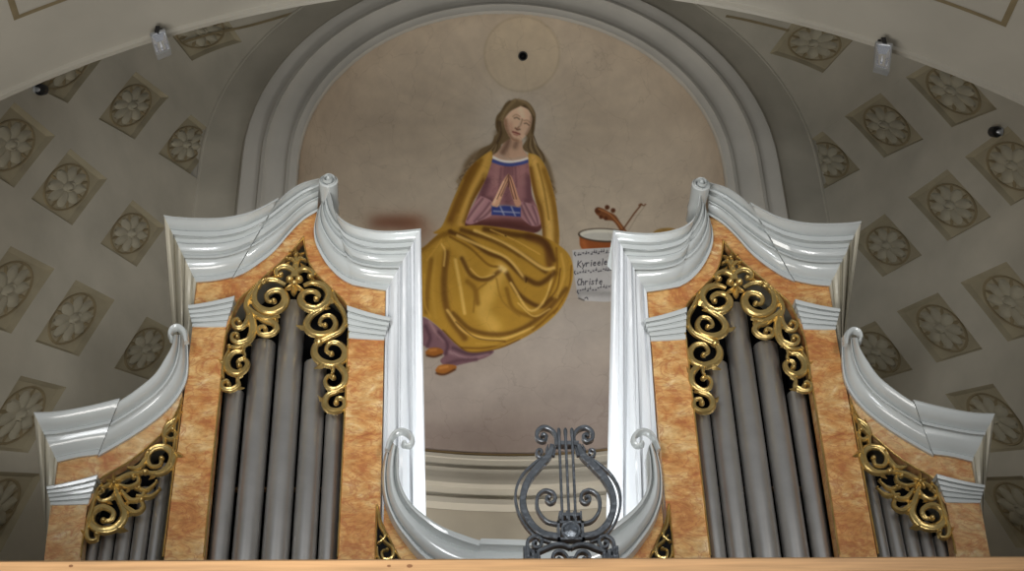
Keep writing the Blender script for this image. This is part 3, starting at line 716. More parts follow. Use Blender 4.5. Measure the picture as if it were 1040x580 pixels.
# painted panel borders on the arch soffit
def proj(p):
    c = M.T @ (np.array(p)-CAM); return 520+F*c[0]/-c[2], 290-F*c[1]/-c[2]
mb = MB(); rr = ar+.030
for s_, tgt in ((-1, (12, 21)), (1, (1018, 27))):
    best = min(((proj((ax+s_*rr*math.cos(a), y, az+rr*math.sin(a))), a, y) for a in np.linspace(.5, 1.5, 120) for y in np.linspace(-2.4, -.5, 60)), key=lambda b: math.hypot(b[0][0]-tgt[0], b[0][1]-tgt[1]))
    a0, y0 = best[1], best[2]
    def sp_(a, y): return (ax+s_*rr*math.cos(a), y, az+rr*math.sin(a))
    for y1 in (y0, -2.75):
        mb.grid([[sp_(a, y) for a in np.linspace(a0, 1.42, 40)] for y in (y1, y1-.035)])
    for a1 in (a0, 1.42):
        mb.grid([[sp_(a, y) for a in (a1, a1+.007)] for y in np.linspace(y0, -2.785, 6)])
struct(mb, 'trim_4', COFE)

# ------------------------------------------------------------------ gallery floor, parapet, nave floor
mb = MB(); mb.box((-8, -16, -.1), (8, 6, 0)); struct(mb, 'floor', FLOO)
mb = MB(); mb.box((-4.6, -2.0, GZ-.3), (4.6, 5.6, GZ)); struct(mb, 'floor.001', FLOO)
RZ = float(P(520, 566.5, -2.12)[2])
mb = MB(); mb.box((-4.6, -2.0, GZ), (4.6, -1.75, RZ-.09)); struct(mb, 'wall_front', PLAS)
mb = MB(); mb.box((-4.6, -2.0, GZ-.3), (-4.59, -1.9, GZ))
def rail():
    mb = MB()
    pr = [(-2.10, RZ-.09), (-2.12, RZ-.08), (-2.12, RZ-.012), (-2.108, RZ), (-1.62, RZ), (-1.60, RZ-.012), (-1.60, RZ-.08), (-1.62, RZ-.09)]
    mb.grid([[(x, y, z) for y, z in pr] for x in np.linspace(-4.6, 4.6, 9)], True)
    mb.f.append(tuple(range(8))); mb.f.append(tuple(len(mb.v)-8+k for k in range(8)))
    o = mb.build('gallery_rail', WOOD); tag(o, 'long light brown wooden rail of the gallery along bottom of photo', 'rail')
    km = mat('knot_brown', (.20, .09, .035), .5, var=.3)
    for px, r in ((395, .008), (416, .012), (72, .009)):
        kb = MB()
        c = P(px, 575, -2.12); n = 12
        kb.add([(c[0]+r*1.3*math.cos(2*math.pi*k/n), -2.1215, c[2]+r*.8*math.sin(2*math.pi*k/n)) for k in range(n)], [tuple(range(n))])
        kb.build('wood_knot', km, o)
    return o
rail()

# ------------------------------------------------------------------ organ
# (t down, projection) of the big cornice
PROF = [(0, .34), (.035, .345), (.06, .33), (.10, .315), (.17, .275), (.205, .25), (.215, .265), (.285, .262), (.295, .225), (.33, .195), (.40, .19), (.41, .215), (.45, .215), (.52, .195), (.575, .155), (.59, .172), (.625, .172), (.635, .135), (.68, .132), (.76, .115), (.84, .085), (.90, .045), (.915, .06), (.985, .06), (1, .02)]
PROFW = [(0, .26), (.03, .265), (.06, .26), (.16, .245), (.26, .21), (.37, .16), (.385, .18), (.44, .18), (.45, .14), (.55, .132), (.68, .112), (.80, .075), (.88, .045), (.895, .06), (.975, .06), (1, .02)]
PROFC = [(0, .24), (.05, .25), (.12, .245), (.2, .20), (.28, .17), (.31, .19), (.38, .20), (.5, .20), (.62, .18), (.72, .14), (.76, .10), (.79, .12), (.86, .12), (.92, .09), (1, .02)]
def side_moulding(a, b, c, d, prof, ydeep, yin=.03):
    """a,b = outer/inner corner of the mitre; c,d = where these run out at the bottom"""
    mb = MB(); top = []; bot = []
    a, b, c, d = map(np.array, (a, b, c, d)); w0 = prof[0][1]; w1 = prof[-1][1]
    for t, w in prof:
        top.append(tuple(P(*(a*(1-t)+b*t), -w)))
        dev = w-(w0*(1-t)+w1*t)
        bot.append(tuple(P(*(c*(1-t)+d*t), yin+(ydeep-yin)*(1-t)-dev)))
    row_ = lambda u: [tuple((1-u)*np.array(p)+u*np.array(q)) for p, q in zip(top, bot)]
    bk = lambda r: (r[0][0], r[0][1]+.06, r[0][2])
    mb.grid([[bk(r_)]+r_ for r_ in map(row_, np.linspace(0, 1, 24))])
    return mb
def pil_poly(tl, tr, bl, br, Y):
    """pilaster face from its top edge to the gallery floor, sides continued straight"""
    TL, TR, BL, BR = (P(*q, Y) for q in (tl, tr, bl, br))
    def ext(t, b):
        k = (GZ-t[2])/(b[2]-t[2]); return (t[0]+(b[0]-t[0])*k, GZ)
    return [(TL[0], TL[2]), (TR[0], TR[2]), ext(TR, BR), ext(TL, BL)]
def capital(tl, tr, bl, br, rib=5):
    mb = MB(); tl, tr, bl, br = map(np.array, (tl, tr, bl, br)); prof = []
    for k in range(rib):
        t0 = k/rib; t1 = (k+1)/rib; w = .105-.085*t0
        if k == 0: prof += [(0, .115), (.03, .118), (t1-.05, .112)]
        else: prof += [(t0-.02, w-.012), (t0+.02, w-.012), (t0+.035, w), (t1-.04, w-.006)]
    prof.append((1, .02)); rows = []
    n = 8
    def yb(p): return (p[0], .02, p[2])
    for t, w in prof:
        e = (.5-.5*math.cos(math.pi*t))*.5+.5*t      # concave flare of the sides
        l = tl*(1-e)+bl*e; l = np.array([l[0], tl[1]*(1-t)+bl[1]*t]); r = tr*(1-e)+br*e; r = np.array([r[0], tr[1]*(1-t)+br[1]*t])
        row = [tuple(P(*(l*(1-u)+r*u+np.array([0, (.9 if t < .5 else .3)*4*u*(1-u)])), -w)) for u in np.linspace(0, 1, n)]
        rows.append([yb(row[0])]+row+[yb(row[-1])])
    o = len(mb.v); mb.grid(rows); m = n+2
    mb.f.append(tuple(range(o+m-1, o-1, -1))); mb.f.append(tuple(len(mb.v)-m+k for k in range(m)))
    return mb
def xz(pts, Y): return [(P(x, y, Y)[0], P(x, y, Y)[2]) for x, y in pts]
def rim(mb, pts, Y=-.02, w=.014, h=.014):
    stroke(mb, pts, [w, w], Y, h, n=60, groove=0, bulb=False, ns=5)

# image outlines of the left tower (the right one is its mirror image about the organ's axis)
A5 = lambda p: C_(p, 255, 235, 5.8)
B4 = lambda p: C_(p, 215, 280, 4.467)
C4 = lambda p: C_(p, 295, 290, 4.3)
W3 = lambda p: C_(p, 75, 400, 3.222)
FIELD_L = [(207, 566), (216, 470), (224, 392), (228.4, 345), (234, 327), (238.5, 313.6), (244, 303.5), (255.3, 293.4), (270.5, 279.5), (286, 266), (298, 254), (308.4, 241)]
FIELD_R = [(308.4, 241), (309.5, 250.5), (313, 264.3), (320.5, 278), (331, 288.4), (341.2, 298), (349, 305.7), (353, 313), (355, 330), (353.5, 345), (349, 440), (343, 566)]
CORN_TL = [(165.9, 218.3), (179.1, 220.2), (203.3, 221.4), (227.4, 220.7), (251.5, 215.9), (268.4, 208.6), (282.9, 200.7)]
CORN_BL = [(199.7, 287.5), (217, 286), (235.5, 282.5)]
CORN_TL2 = [(282.2, 204), (293.8, 193.5), (307.6, 185.5), (324, 181)]
CORN_BL2 = [(235.5, 283.6), (251.5, 276.2), (275.7, 258.5), (293.8, 238.1), (307.6, 224.3), (322.5, 215)]
CORN_TR = [(337.5, 206), (340, 213), (346.2, 221.6), (360, 229.3), (382, 234), (404, 234.3), (427.6, 232)]
CORN_BR = [(358.6, 290.3), (375.2, 293.3), (391.7, 296)]
CORN_TR2 = [(334, 190), (336, 199), (339.5, 211.5)]
CORN_BR2 = [(322, 215), (318.6, 234), (321.4, 250.5), (332.4, 269.8), (346.2, 283.6), (358.6, 290.5)]
def tower(side):
    nm = 'left' if side > 0 else 'right'
    X0 = float(P(277, 566, 0)[0])*side
    root = thing('organ_tower', f'{nm} orange-marbled organ tower with white swan-neck cornice and five tall grey pipes', 'organ case', (X0, .4, GZ), 'organ case sections')
    def part(mb, name, m, sm=40, par=None): return mb.build(name, m, par or root, side, sm)
    # pilasters and gable board
    for q in (((195.5, 333), (229.5, 333), (167, 566), (207, 566)), ((353.6, 344), (390, 346), (343, 566), (385, 566))):
        mb = MB(); mb.slab(pil_poly(*q, -.02), -.02, .10); part(mb, 'pilaster', MARB, 30)
    outer = [(195.5, 333.5), (199, 284)]+[(x+1, y-6) for x, y in CORN_BL[1:]]+[(x-2, y-6) for x, y in CORN_BL2[1:-1]]+[(321.5, 209)]+[(324, 232), (327, 248)]+[(x+3, y-6) for x, y in CORN_BR2[3:-1]]+[(x, y-6) for x, y in CORN_BR]+[(390.5, 346.5), (353.6, 344.5)]
    fr = [p for p in FIELD_R if p[1] < 344]; fl = [p for p in FIELD_L if p[1] < 333]
    inner = [tuple(p) for p in cr(fr, 40)][::-1]+[tuple(p) for p in cr(fl, 50)][::-1]
    poly = xz(outer+inner+[(229.5, 333.5)], -.022)
    mb = MB(); mb.slab(poly, -.022, .06); part(mb, 'gable_board', MARB, 30)
    # body behind: sides, roof and back
    mb = MB()
    o2 = [(167, 566), (195.5, 333)]+outer[1:-2]+[(390, 346), (385, 566)]
    q = xz(o2, 0.)
    q = [(q[0][0], GZ)]+q[1:-1]+[(q[-1][0]+.0, GZ)]
    mb.grid([[(x, y, z) for x, z in q] for y in (.04, 1.0)]); n = len(q); mb.f.append(tuple(n+k for k in range(n))); part(mb, 'case_body', AGED_SHADE, 30)
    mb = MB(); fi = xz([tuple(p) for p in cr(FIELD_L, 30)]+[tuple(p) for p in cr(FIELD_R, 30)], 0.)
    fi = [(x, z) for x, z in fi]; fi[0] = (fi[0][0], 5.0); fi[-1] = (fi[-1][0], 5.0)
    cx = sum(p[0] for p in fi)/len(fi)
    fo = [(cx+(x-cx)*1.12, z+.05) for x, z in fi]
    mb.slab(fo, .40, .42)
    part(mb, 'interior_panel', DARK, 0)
    zr = float(P(275, 497, .33)[2]); x0 = float(P(214, 497, .33)[0]); x1 = float(P(348, 497, .33)[0])
    mb = MB(); mb.box((x0, .32, zr-.012), (x1, .36, zr+.012)); part(mb, 'pipe_rail', WOOD, 0)
    xa = P(207, 566, 0)[0]-.05; xb = P(343, 566, 0)[0]+.05
    mb = MB(); mb.box((xa, .02, GZ), (xb, .06, 5.2)); mb.box((xa, .06, 5.14), (xb, .40, 5.2)); part(mb, 'base_panel', MARB, 0)
    # cornice arms
    mb = MB(); loft(mb, CORN_TL, CORN_BL, PROF, 1.0); part(mb, 'cornice', WHITE)
    mb = MB(); loft(mb, CORN_TL2, CORN_BL2, [(t**1.12, w) for t, w in PROF], .90); part(mb, 'cornice', WHITE)
    mb = MB(); loft(mb, CORN_TR, CORN_BR, PROF, 1.0); part(mb, 'cornice', WHITE)
    mb = MB(); loft(mb, CORN_TR2, CORN_BR2, PROF, .94); part(mb, 'cornice', WHITE)
    # volute between them: rolled end with its spiral
    c = P(333.6, 183.5, -.36); r = .072
    vo = MB(); prof = [(r*.9, .40), (r*.92, .30), (r, .25), (r*.93, .21), (r*.97, .12), (r*1.02, .03), (r*1.02, 0), (r*.86, -.012), (r*.82, .004), (r*.1, .004)]
    vo.lathe(c, prof, 28, (0, 1, -.12)); vol = part(vo, 'volute', WHITE)
    sp = MB(); pts = []
    for k in range(46):
        a = -.5*math.pi+2*math.pi*1.7*k/45; rr = r*(.80-.62*k/45)
        pts.append((c[0]+rr*math.cos(a), c[2]+rr*math.sin(a)))
    rows = []
    for i, (x, z) in enumerate(pts):
        a = -.5*math.pi+2*math.pi*1.7*i/45; ww = .011*(1-.4*i/45)
        rows.append([(x+math.cos(a)*s*ww, c[1]-.001-.028*(1-s*s)-.02*i/45, z+math.sin(a)*s*ww) for s in (-1, -.6, 0, .6, 1)])
    sp.grid(rows); dome(sp, c[0], c[1]-.01, c[2], .020, .045); part(sp, 'spiral', WHITE, par=vol)
    # side mouldings
    mb = side_moulding((427.6, 232), (391.7, 296), (433, 545), (386.5, 545), PROF, .85, .14); part(mb, 'side_moulding', LIT_SIDE, 30)
    mb = side_moulding((165.9, 218.3), (199.7, 287.5), (178, 372), (190.2, 372), PROF, .8); part(mb, 'side_moulding', AGED_SHADE, 30)
    # capitals
    part(capital((190.8, 309.9), (238.2, 300.4), (195.5, 332.5), (229.5, 332.5)), 'capital', WHITE, 30)
    part(capital((352.4, 310), (396.5, 322.3), (354.2, 344), (390, 346)), 'capital', WHITE, 30)
    # gilded pipe shade
    rm = MB(); rim(rm, FIELD_L); rim(rm, FIELD_R); shade = part(rm, 'pipe_shade', GOLD)
    for sub, pts, w in TOWER_SCROLLS:
        mb = MB(); stroke(mb, pts, [q_*1.48 for q_ in w], Y=-.012, h=.036, groove=.42, tips=(.12, .38) if sub == 'scroll' else ()); part(mb, sub, GOLD, 60, shade)
    for base, tip, wd in TOWER_LEAVES:
        mb = MB(); leafp(mb, base, tip, wd, Y=-.02, h=.05); part(mb, 'leaf', GOLD, 60, shade)
    mb = MB()
    for x, y, r_ in ((229, 288, .030), (284, 288, .030), (256, 312, .028)):
        p = P(*A5([(x, y)])[0], -.02); dome(mb, p[0], -.02, p[2], r_*1.05, .05)
    part(mb, 'shell_boss', GOLD, 60, shade)
TOWER_SCROLLS = [
 ('scroll', A5([(205, 318), (150, 292), (90, 292), (40, 325), (18, 380), (30, 435), (75, 470), (130, 474), (185, 445), (203, 395), (180, 355), (130, 352), (92, 378), (100, 412), (135, 415)]), [.022, .03, .03, .036, .048, .052, .04, .028, .022]),
 ('scroll', A5([(310, 322), (365, 306), (425, 322), (458, 370), (440, 425), (385, 460), (320, 445), (292, 405), (312, 365), (365, 356), (400, 378), (385, 402)]), [.022, .034, .04, .046, .05, .04, .028, .022]),
 ('stem', B4([(72, 322), (120, 328), (165, 300), (188, 250), (180, 190), (158, 140), (172, 95), (210, 52), (245, 25)]), [.018, .03, .04, .045, .04, .03, .03, .026, .014]),
 ('leaf', B4([(165, 145), (195, 175), (250, 200), (305, 188)]), [.02, .034, .032, .01]),
 ('scroll', B4([(190, 172), (235, 205), (280, 218), (294, 245), (265, 270), (222, 268), (212, 242), (238, 232), (245, 248)]), [.02, .03, .036, .034, .028, .022, .018]),
 ('scroll', B4([(163, 165), (160, 205), (138, 238), (108, 238), (98, 212), (118, 198), (128, 216)]), [.016, .024, .03, .026, .022, .018]),
 ('scroll', B4([(185, 245), (168, 290), (125, 308), (95, 292), (96, 268), (118, 266), (118, 282)]), [.018, .028, .032, .026, .02, .018]),
 ('scroll', B4([(150, 318), (140, 345), (98, 352), (70, 388), (76, 428), (112, 446), (150, 430), (163, 400), (146, 380), (120, 390), (126, 412)]), [.012, .02, .03, .04, .042, .038, .028, .022, .02]),
 ('leaf', B4([(142, 340), (150, 362), (148, 378)]), [.012, .018, .012]),
 ('scroll', B4([(140, 455), (118, 470), (120, 500), (90, 520), (54, 515), (50, 490), (70, 478), (78, 495)]), [.014, .022, .03, .03, .026, .02, .018]),
 ('stem', B4([(55, 470), (52, 430), (62, 380), (78, 345), (82, 325)]), [.012, .018, .018, .014]),
 ('scroll', C4([(185, 60), (140, 102), (92, 132), (70, 170), (86, 204), (132, 218), (180, 204), (198, 168), (178, 135), (142, 140), (128, 168), (152, 178)]), [.016, .026, .036, .042, .042, .036, .026, .022, .02]),
 ('stem', C4([(178, 45), (205, 80), (232, 125), (238, 165), (215, 205), (165, 232), (125, 250)]), [.026, .028, .026, .028, .03, .03]),
 ('scroll', C4([(165, 232), (118, 254), (104, 292), (126, 330), (180, 348), (228, 328), (238, 288), (212, 255), (172, 255), (156, 285), (180, 302)]), [.02, .034, .042, .044, .04, .03, .024, .02]),
 ('scroll', C4([(130, 325), (160, 346), (205, 350), (238, 388), (234, 430), (200, 456), (165, 448), (152, 420), (166, 398), (188, 405)]), [.014, .024, .034, .036, .034, .028, .022, .02]),
 ('leaf', C4([(160, 345), (185, 365), (182, 392)]), [.014, .024, .012]),
 ('scroll', C4([(238, 435), (205, 464), (165, 480), (150, 515), (168, 545), (208, 550), (236, 530), (232, 500), (205, 495), (200, 515)]), [.012, .024, .032, .036, .034, .028, .022, .02]),
 ('scroll', A5([(258, 240), (220, 216), (180, 214), (148, 238), (152, 264), (176, 262)]), [.03, .034, .03, .026, .022]),
 ('scroll', A5([(268, 244), (310, 226), (350, 236), (368, 258), (348, 270)]), [.03, .034, .028, .022]),
 ('leaf', A5([(265, 195), (240, 168), (214, 170)]), [.02, .024, .012]),
 ('leaf', A5([(268, 195), (292, 164), (320, 178)]), [.02, .024, .012]),
 ('stem', A5([(258, 275), (262, 230), (266, 180), (268, 140)]), [.05, .04, .03, .024]),
 ('leaf', A5([(45, 345), (60, 305), (95, 300)]), [.012, .03, .014]),
 ('stem', A5([(480, 365), (510, 430), (545, 490), (565, 560)]), [.02, .022, .02, .014]),
]
TOWER_LEAVES = [(A5([(266, 150)])[0], A5([(266, 100)])[0], .034), (A5([(240, 145)])[0], A5([(222, 120)])[0], .022), (A5([(285, 150)])[0], A5([(318, 130)])[0], .022),
 (A5([(250, 325)])[0], A5([(200, 345)])[0], .04), (A5([(258, 325)])[0], A5([(312, 350)])[0], .04), (A5([(252, 330)])[0], A5([(252, 385)])[0], .05)]
tower(1); tower(-1)

# side wings
WT1 = [(34, 418.7), (57.2, 417.8), (88.3, 412.5), (121.8, 404.4)]
WB1 = [(58.8, 470.5), (79, 465.5), (99.1, 463)]
WT2 = [(121.3, 407.5), (138, 396), (156.6, 380.5), (168, 363.5), (174.6, 351), (177, 340)]
WB2 = [(99.1, 464.6), (131.7, 445.7), (156.6, 428.6), (175.2, 411.6), (187.6, 393), (191.6, 374), (190.5, 340)]
WF = [(82, 566), (84.3, 549), (90.5, 521), (96.7, 502), (100.5, 488), (118, 477), (137, 465), (165, 440), (179.5, 418.6), (185.0, 404)]
WFR = [(185.0, 404), (175.2, 485), (165.2, 566)]
WING_SCROLLS = [
 ('scroll', W3([(350, 45), (338, 80), (305, 108), (298, 140), (320, 152), (338, 135), (325, 120)]), [.01, .018, .026, .026, .02, .016]),
 ('scroll', W3([(230, 258), (280, 262), (315, 238), (324, 200), (300, 176), (262, 180), (240, 208), (252, 238), (282, 236), (288, 214)]), [.016, .03, .04, .038, .034, .03, .026, .02, .018]),
 ('leaf', W3([(175, 243), (210, 246), (232, 222), (246, 190)]), [.012, .03, .026, .012]),
 ('stem', W3([(92, 312), (130, 292), (180, 268), (235, 258)]), [.018, .026, .028, .022]),
 ('stem', W3([(300, 175), (300, 140), (330, 100), (352, 40)]), [.02, .018, .016, .008]),
 ('stem', W3([(332, 90), (330, 160), (318, 235)]), [.012, .014, .012]),
 ('scroll', W3([(145, 300), (180, 308), (210, 295), (212, 275), (195, 275)]), [.016, .024, .022, .016]),
 ('leaf', W3([(200, 312), (240, 318), (272, 290)]), [.014, .024, .01]),
 ('leaf', W3([(205, 335), (250, 340), (282, 314)]), [.014, .026, .01]),
 ('scroll', W3([(155, 318), (185, 350), (220, 345), (232, 318), (215, 312)]), [.016, .026, .024, .016]),
 ('scroll', W3([(160, 365), (200, 392), (228, 375), (222, 350)]), [.018, .03, .024, .018]),
 ('scroll', W3([(132, 300), (148, 345), (166, 395), (140, 438), (92, 448), (58, 425), (62, 390), (95, 372), (128, 388), (122, 414), (98, 416)]), [.02, .03, .036, .042, .042, .038, .032, .026, .02]),
 ('scroll', W3([(140, 320), (122, 345), (92, 352), (78, 335), (95, 318)]), [.016, .024, .02, .016]),
 ('scroll', W3([(55, 410), (42, 455), (52, 482), (75, 480), (76, 462)]), [.018, .024, .022, .018]),
 ('stem', W3([(44, 450), (60, 390), (78, 320), (92, 300)]), [.014, .016, .016, .012]),
]
def wing(side):
    nm = 'left' if side > 0 else 'right'
    X0 = float(P(110, 566, 0)[0])*side
    root = thing('organ_wing', f'low {nm} side wing of the organ with sweeping white cornice ending in a curl', 'organ case', (X0, .3, GZ), 'organ case sections')
    def part(mb, name, m, sm=40, par=None): return mb.build(name, m, par or root, side, sm)
    mb = MB(); mb.slab(pil_poly((51.6, 513), (88.5, 513), (45, 566), (82, 566), -.02), -.02, .1); part(mb, 'pilaster', MARB2, 30)
    outer = [(51.6, 513.5), (57, 464)]+[(x, y-5) for x, y in WB1[1:]]+[(x-3, y-5) for x, y in WB2[1:5]]+[(185, 381), (186.6, 381), (184.8, 403)]
    inner = [tuple(p) for p in cr([p for p in WF if p[1] < 512], 40)][::-1]
    poly = xz(outer+inner+[(90, 513.5)], -.022)
    mb = MB(); mb.slab(poly, -.022, .06); part(mb, 'gable_board', MARB2, 30)
    q = xz([(45, 566), (51.6, 513)]+outer[1:-2]+[(187, 403), (167, 566)], 0.); q[0] = (q[0][0], GZ); q[-1] = (q[-1][0]-.035, GZ)
    q = q[:-2]+[(q[-2][0]-.035, q[-2][1]), q[-1]]
    mb = MB(); mb.grid([[(x, y, z) for x, z in q] for y in (.04, .75)]); n = len(q); mb.f.append(tuple(n+k for k in range(n))); part(mb, 'case_body', AGED_SHADE, 30)
    fi = xz([tuple(p) for p in cr(WF, 30)]+[tuple(p) for p in cr(WFR, 6)], 0.); fi[0] = (fi[0][0], 5.0); fi[-1] = (fi[-1][0], 5.0)
    cx = sum(p[0] for p in fi)/len(fi)
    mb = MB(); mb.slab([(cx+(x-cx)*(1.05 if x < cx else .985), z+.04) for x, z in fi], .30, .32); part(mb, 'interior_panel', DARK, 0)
    xa = P(82, 566, 0)[0]-.04; xb = P(167, 566, 0)[0]-.03
    mb = MB(); mb.box((xa, .02, GZ), (xb, .06, 5.2)); mb.box((xa, .06, 5.14), (xb, .3, 5.2)); part(mb, 'base_panel', MARB2, 0)
    mb = MB(); loft(mb, WT1, WB1, PROFW, 1.0); part(mb, 'cornice', WHITE)
    mb = MB(); loft(mb, WT2, WB2, PROFW[:-1]+[(1, .032)], .93, n=44, back=-.0225); co = part(mb, 'cornice', WHITE)
    mb = MB(); stroke(mb, [(190, 350), (188, 340), (182, 334.5), (175.5, 336), (172.8, 341.5), (175, 346.5)], [.035, .045, .048, .042, .036, .026], Y=-.18, h=.07, groove=.25); part(mb, 'curl', WHITE, 60, co)
    mb = side_moulding((34, 418.7), (58.8, 470.5), (50, 580), (44.5, 580), PROFW, .6); part(mb, 'side_moulding', AGED_SHADE, 30)
    part(capital((47, 494), (99, 482), (51.6, 513.5), (89.5, 512.8)), 'capital', WHITE, 30)
    rm = MB(); rim(rm, WF, -.024); rim(rm, WFR, -.024); shade = part(rm, 'pipe_shade', GOLD)
    for sub, pts, w in WING_SCROLLS:
        mb = MB(); stroke(mb, pts, [q_*1.6 for q_ in w], Y=-.024, h=.034, groove=.42, tips=(.12, .4) if sub == 'scroll' else ()); part(mb, sub, GOLD, 60, shade)
    mb = MB(); c = W3([(133, 292)])[0]
    for a in (20, 95, 165, 235, 305):
        leafp(mb, c, (c[0]+9.5*math.cos(math.radians(a)), c[1]-9.5*math.sin(math.radians(a))), .036, Y=-.03, h=.045)
    p = P(*c, -.05); dome(mb, p[0], -.05, p[2], .016, .03); part(mb, 'flower', GOLD, 60, shade)
wing(1); wing(-1)

# middle section
CT = [(404.8, 455), (404.6, 473), (406.6, 490.3), (415, 507.6), (429, 521.4), (449.7, 535), (473.8, 544.5), (489.3, 549.5)]
CB = [(396, 447), (390.3, 462.8), (387.6, 483.4), (389.3, 507.6), (398, 531.7), (411.7, 552.4), (428, 571), (448, 584), (472, 592)]
def middle():
    root = thing('organ_middle_section', 'low middle section of the organ with U-shaped white cornice curled at both ends', 'organ case', (0, .2, GZ), 'organ case sections')
    for side in (1, -1):
        def part(mb, name, m, sm=40, par=None): return mb.build(name, m, par or root, side, sm)
        mb = MB(); loft(mb, CT, CB, PROFC[:-1]+[(1, .032)], .95, n=44, back=-.0225); co = part(mb, 'cornice', WHITE)
        mb = MB(); stroke(mb, [(393, 459), (396.5, 449), (401, 442.5), (408, 439.8), (415, 442.5), (418.6, 448.5), (415.5, 454.5), (410.5, 453)], [.03, .036, .042, .044, .042, .038, .03], Y=-.17, h=.07, groove=.25); part(mb, 'curl', WHITE, 60, co)
        # marbled board under the cornice with its gilded corner
        out = [(391, 478)]+[(x+4, y-2) for x, y in CB[2:]]
        q = xz(out, -.0); q = q+[(-.0, q[-1][1]), (-.0, GZ), (xz([(388.6, 566)], 0)[0][0], GZ), xz([(388.6, 560)], 0)[0]]
        mb = MB(); mb.slab([(x, z) for x, z in q], .0, .06); part(mb, 'front_board', MARB, 30)
        tri = [(382.5, 515), (381.5, 566), (381, 580), (412, 580), (404.5, 566), (393, 545)]
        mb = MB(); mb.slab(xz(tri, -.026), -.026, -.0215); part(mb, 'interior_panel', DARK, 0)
        rm = MB(); rim(rm, [(382.8, 513), (388, 532), (394.5, 546), (405, 566), (412, 578)], Y=-.026); rim(rm, [(382.8, 513), (382, 545), (381.3, 578)], Y=-.026); shade = part(rm, 'pipe_shade', GOLD)
        for pts, w in (([(383.5, 520), (386, 534), (391, 545), (385, 552)], [.012, .022, .026, .018]), ([(386, 545), (392, 552), (399, 558), (398, 567), (390, 568), (388, 561), (393, 559)], [.014, .026, .03, .03, .024, .02]), ([(383, 556), (384, 566), (390, 574)], [.014, .02, .02])):
            mb = MB(); stroke(mb, pts, w, Y=-.026, h=.03); part(mb, 'scroll', GOLD, 60, shade)
    # raised flat centre of the cornice, right across the axis
    xl = P(488.5, 546.8, -.24); zb = P(472, 592, -.02); mb = MB()
    rows = []
    for t, w in [(0, -.1)]+PROFC:
        p = P(488.5+(472-488.5)*t, 546.8+(594-546.8)*t, -w)
        rows.append([(x, -w, p[2]-.012*(1-abs(u))*(1 if t < .5 else 0)) for u, x in zip(np.linspace(-1, 1, 15), np.linspace(p[0], -p[0], 15))])
    o = len(mb.v); mb.grid(rows); m = len(rows)
    mb.f.append(tuple(o+k*15 for k in range(m))); mb.f.append(tuple(o+k*15+14 for k in range(m-1, -1, -1)))
    mb.build('centre_cornice', WHITE, root)
    mb = MB(); x0 = P(389, 566, .1)[0]; z1 = P(521, 592, .1)[2]; mb.box((x0, .07, GZ), (-x0, .5, z1)); mb.build('case_body', AGED_SHADE, root, 1, 0)
middle()

# ------------------------------------------------------------------ pipes: every one a thing of its own
def pipe(side, xl, xr, ytop, Yc, label, xtop=None):
    a = P(xl, 560, Yc); b = P(xr, 560, Yc); r = (b[0]-a[0])/2*.975; x = (a[0]+b[0])/2*side
    zt = float(P(xtop, ytop, Yc-r)[2]) if xtop else float(P((xl+xr)/2, ytop, Yc-r)[2])
    mb = MB(); z0 = 5.206
    mb.lathe((x, Yc, 0), [(r*.35, z0), (r*.98, z0+.18), (r, z0+.2), (r, zt-.004), (r*.985, zt), (r*.93, zt), (r*.92, zt-.05)], 32)
    o = mb.build('organ_pipe', PIPE, None, 1, 45); tag(o, label, 'organ pipe', 'grey metal organ pipes'); return o
TP = [(211.5, 233, 394.5, 238), (235.5, 263.5, 343.5, 268), (265.5, 294.5, 304, 297), (296, 321.8, 364, 317), (322.8, 343.2, 418, 338.5)]
POS = ['outermost', 'second from outside', 'tallest middle', 'second from inside', 'innermost']
for side, nm in ((1, 'left'), (-1, 'right')):
    for i, (a, b, t, xt) in enumerate(TP):
        lab = f'grey cylindrical organ pipe in the {nm} tower, {POS[i]} of five'
        pipe(side, a, b, t, .17, lab, xt)
WP = [(86, 99.8), (100.3, 115), (115.8, 131.8), (132.6, 149), (149.8, 164)]
WPOS = ['outermost beside the low pilaster', 'second from outside', 'in the middle', 'second from the tower', 'next to the tall tower pilaster']
for side, nm in ((1, 'left'), (-1, 'right')):
    for i, (a, b) in enumerate(WP):
        pipe(side, a, b, [546, 532, 515, 494, 470][i], .165, f'slender grey organ pipe in the {nm} wing, {WPOS[i]}', None)

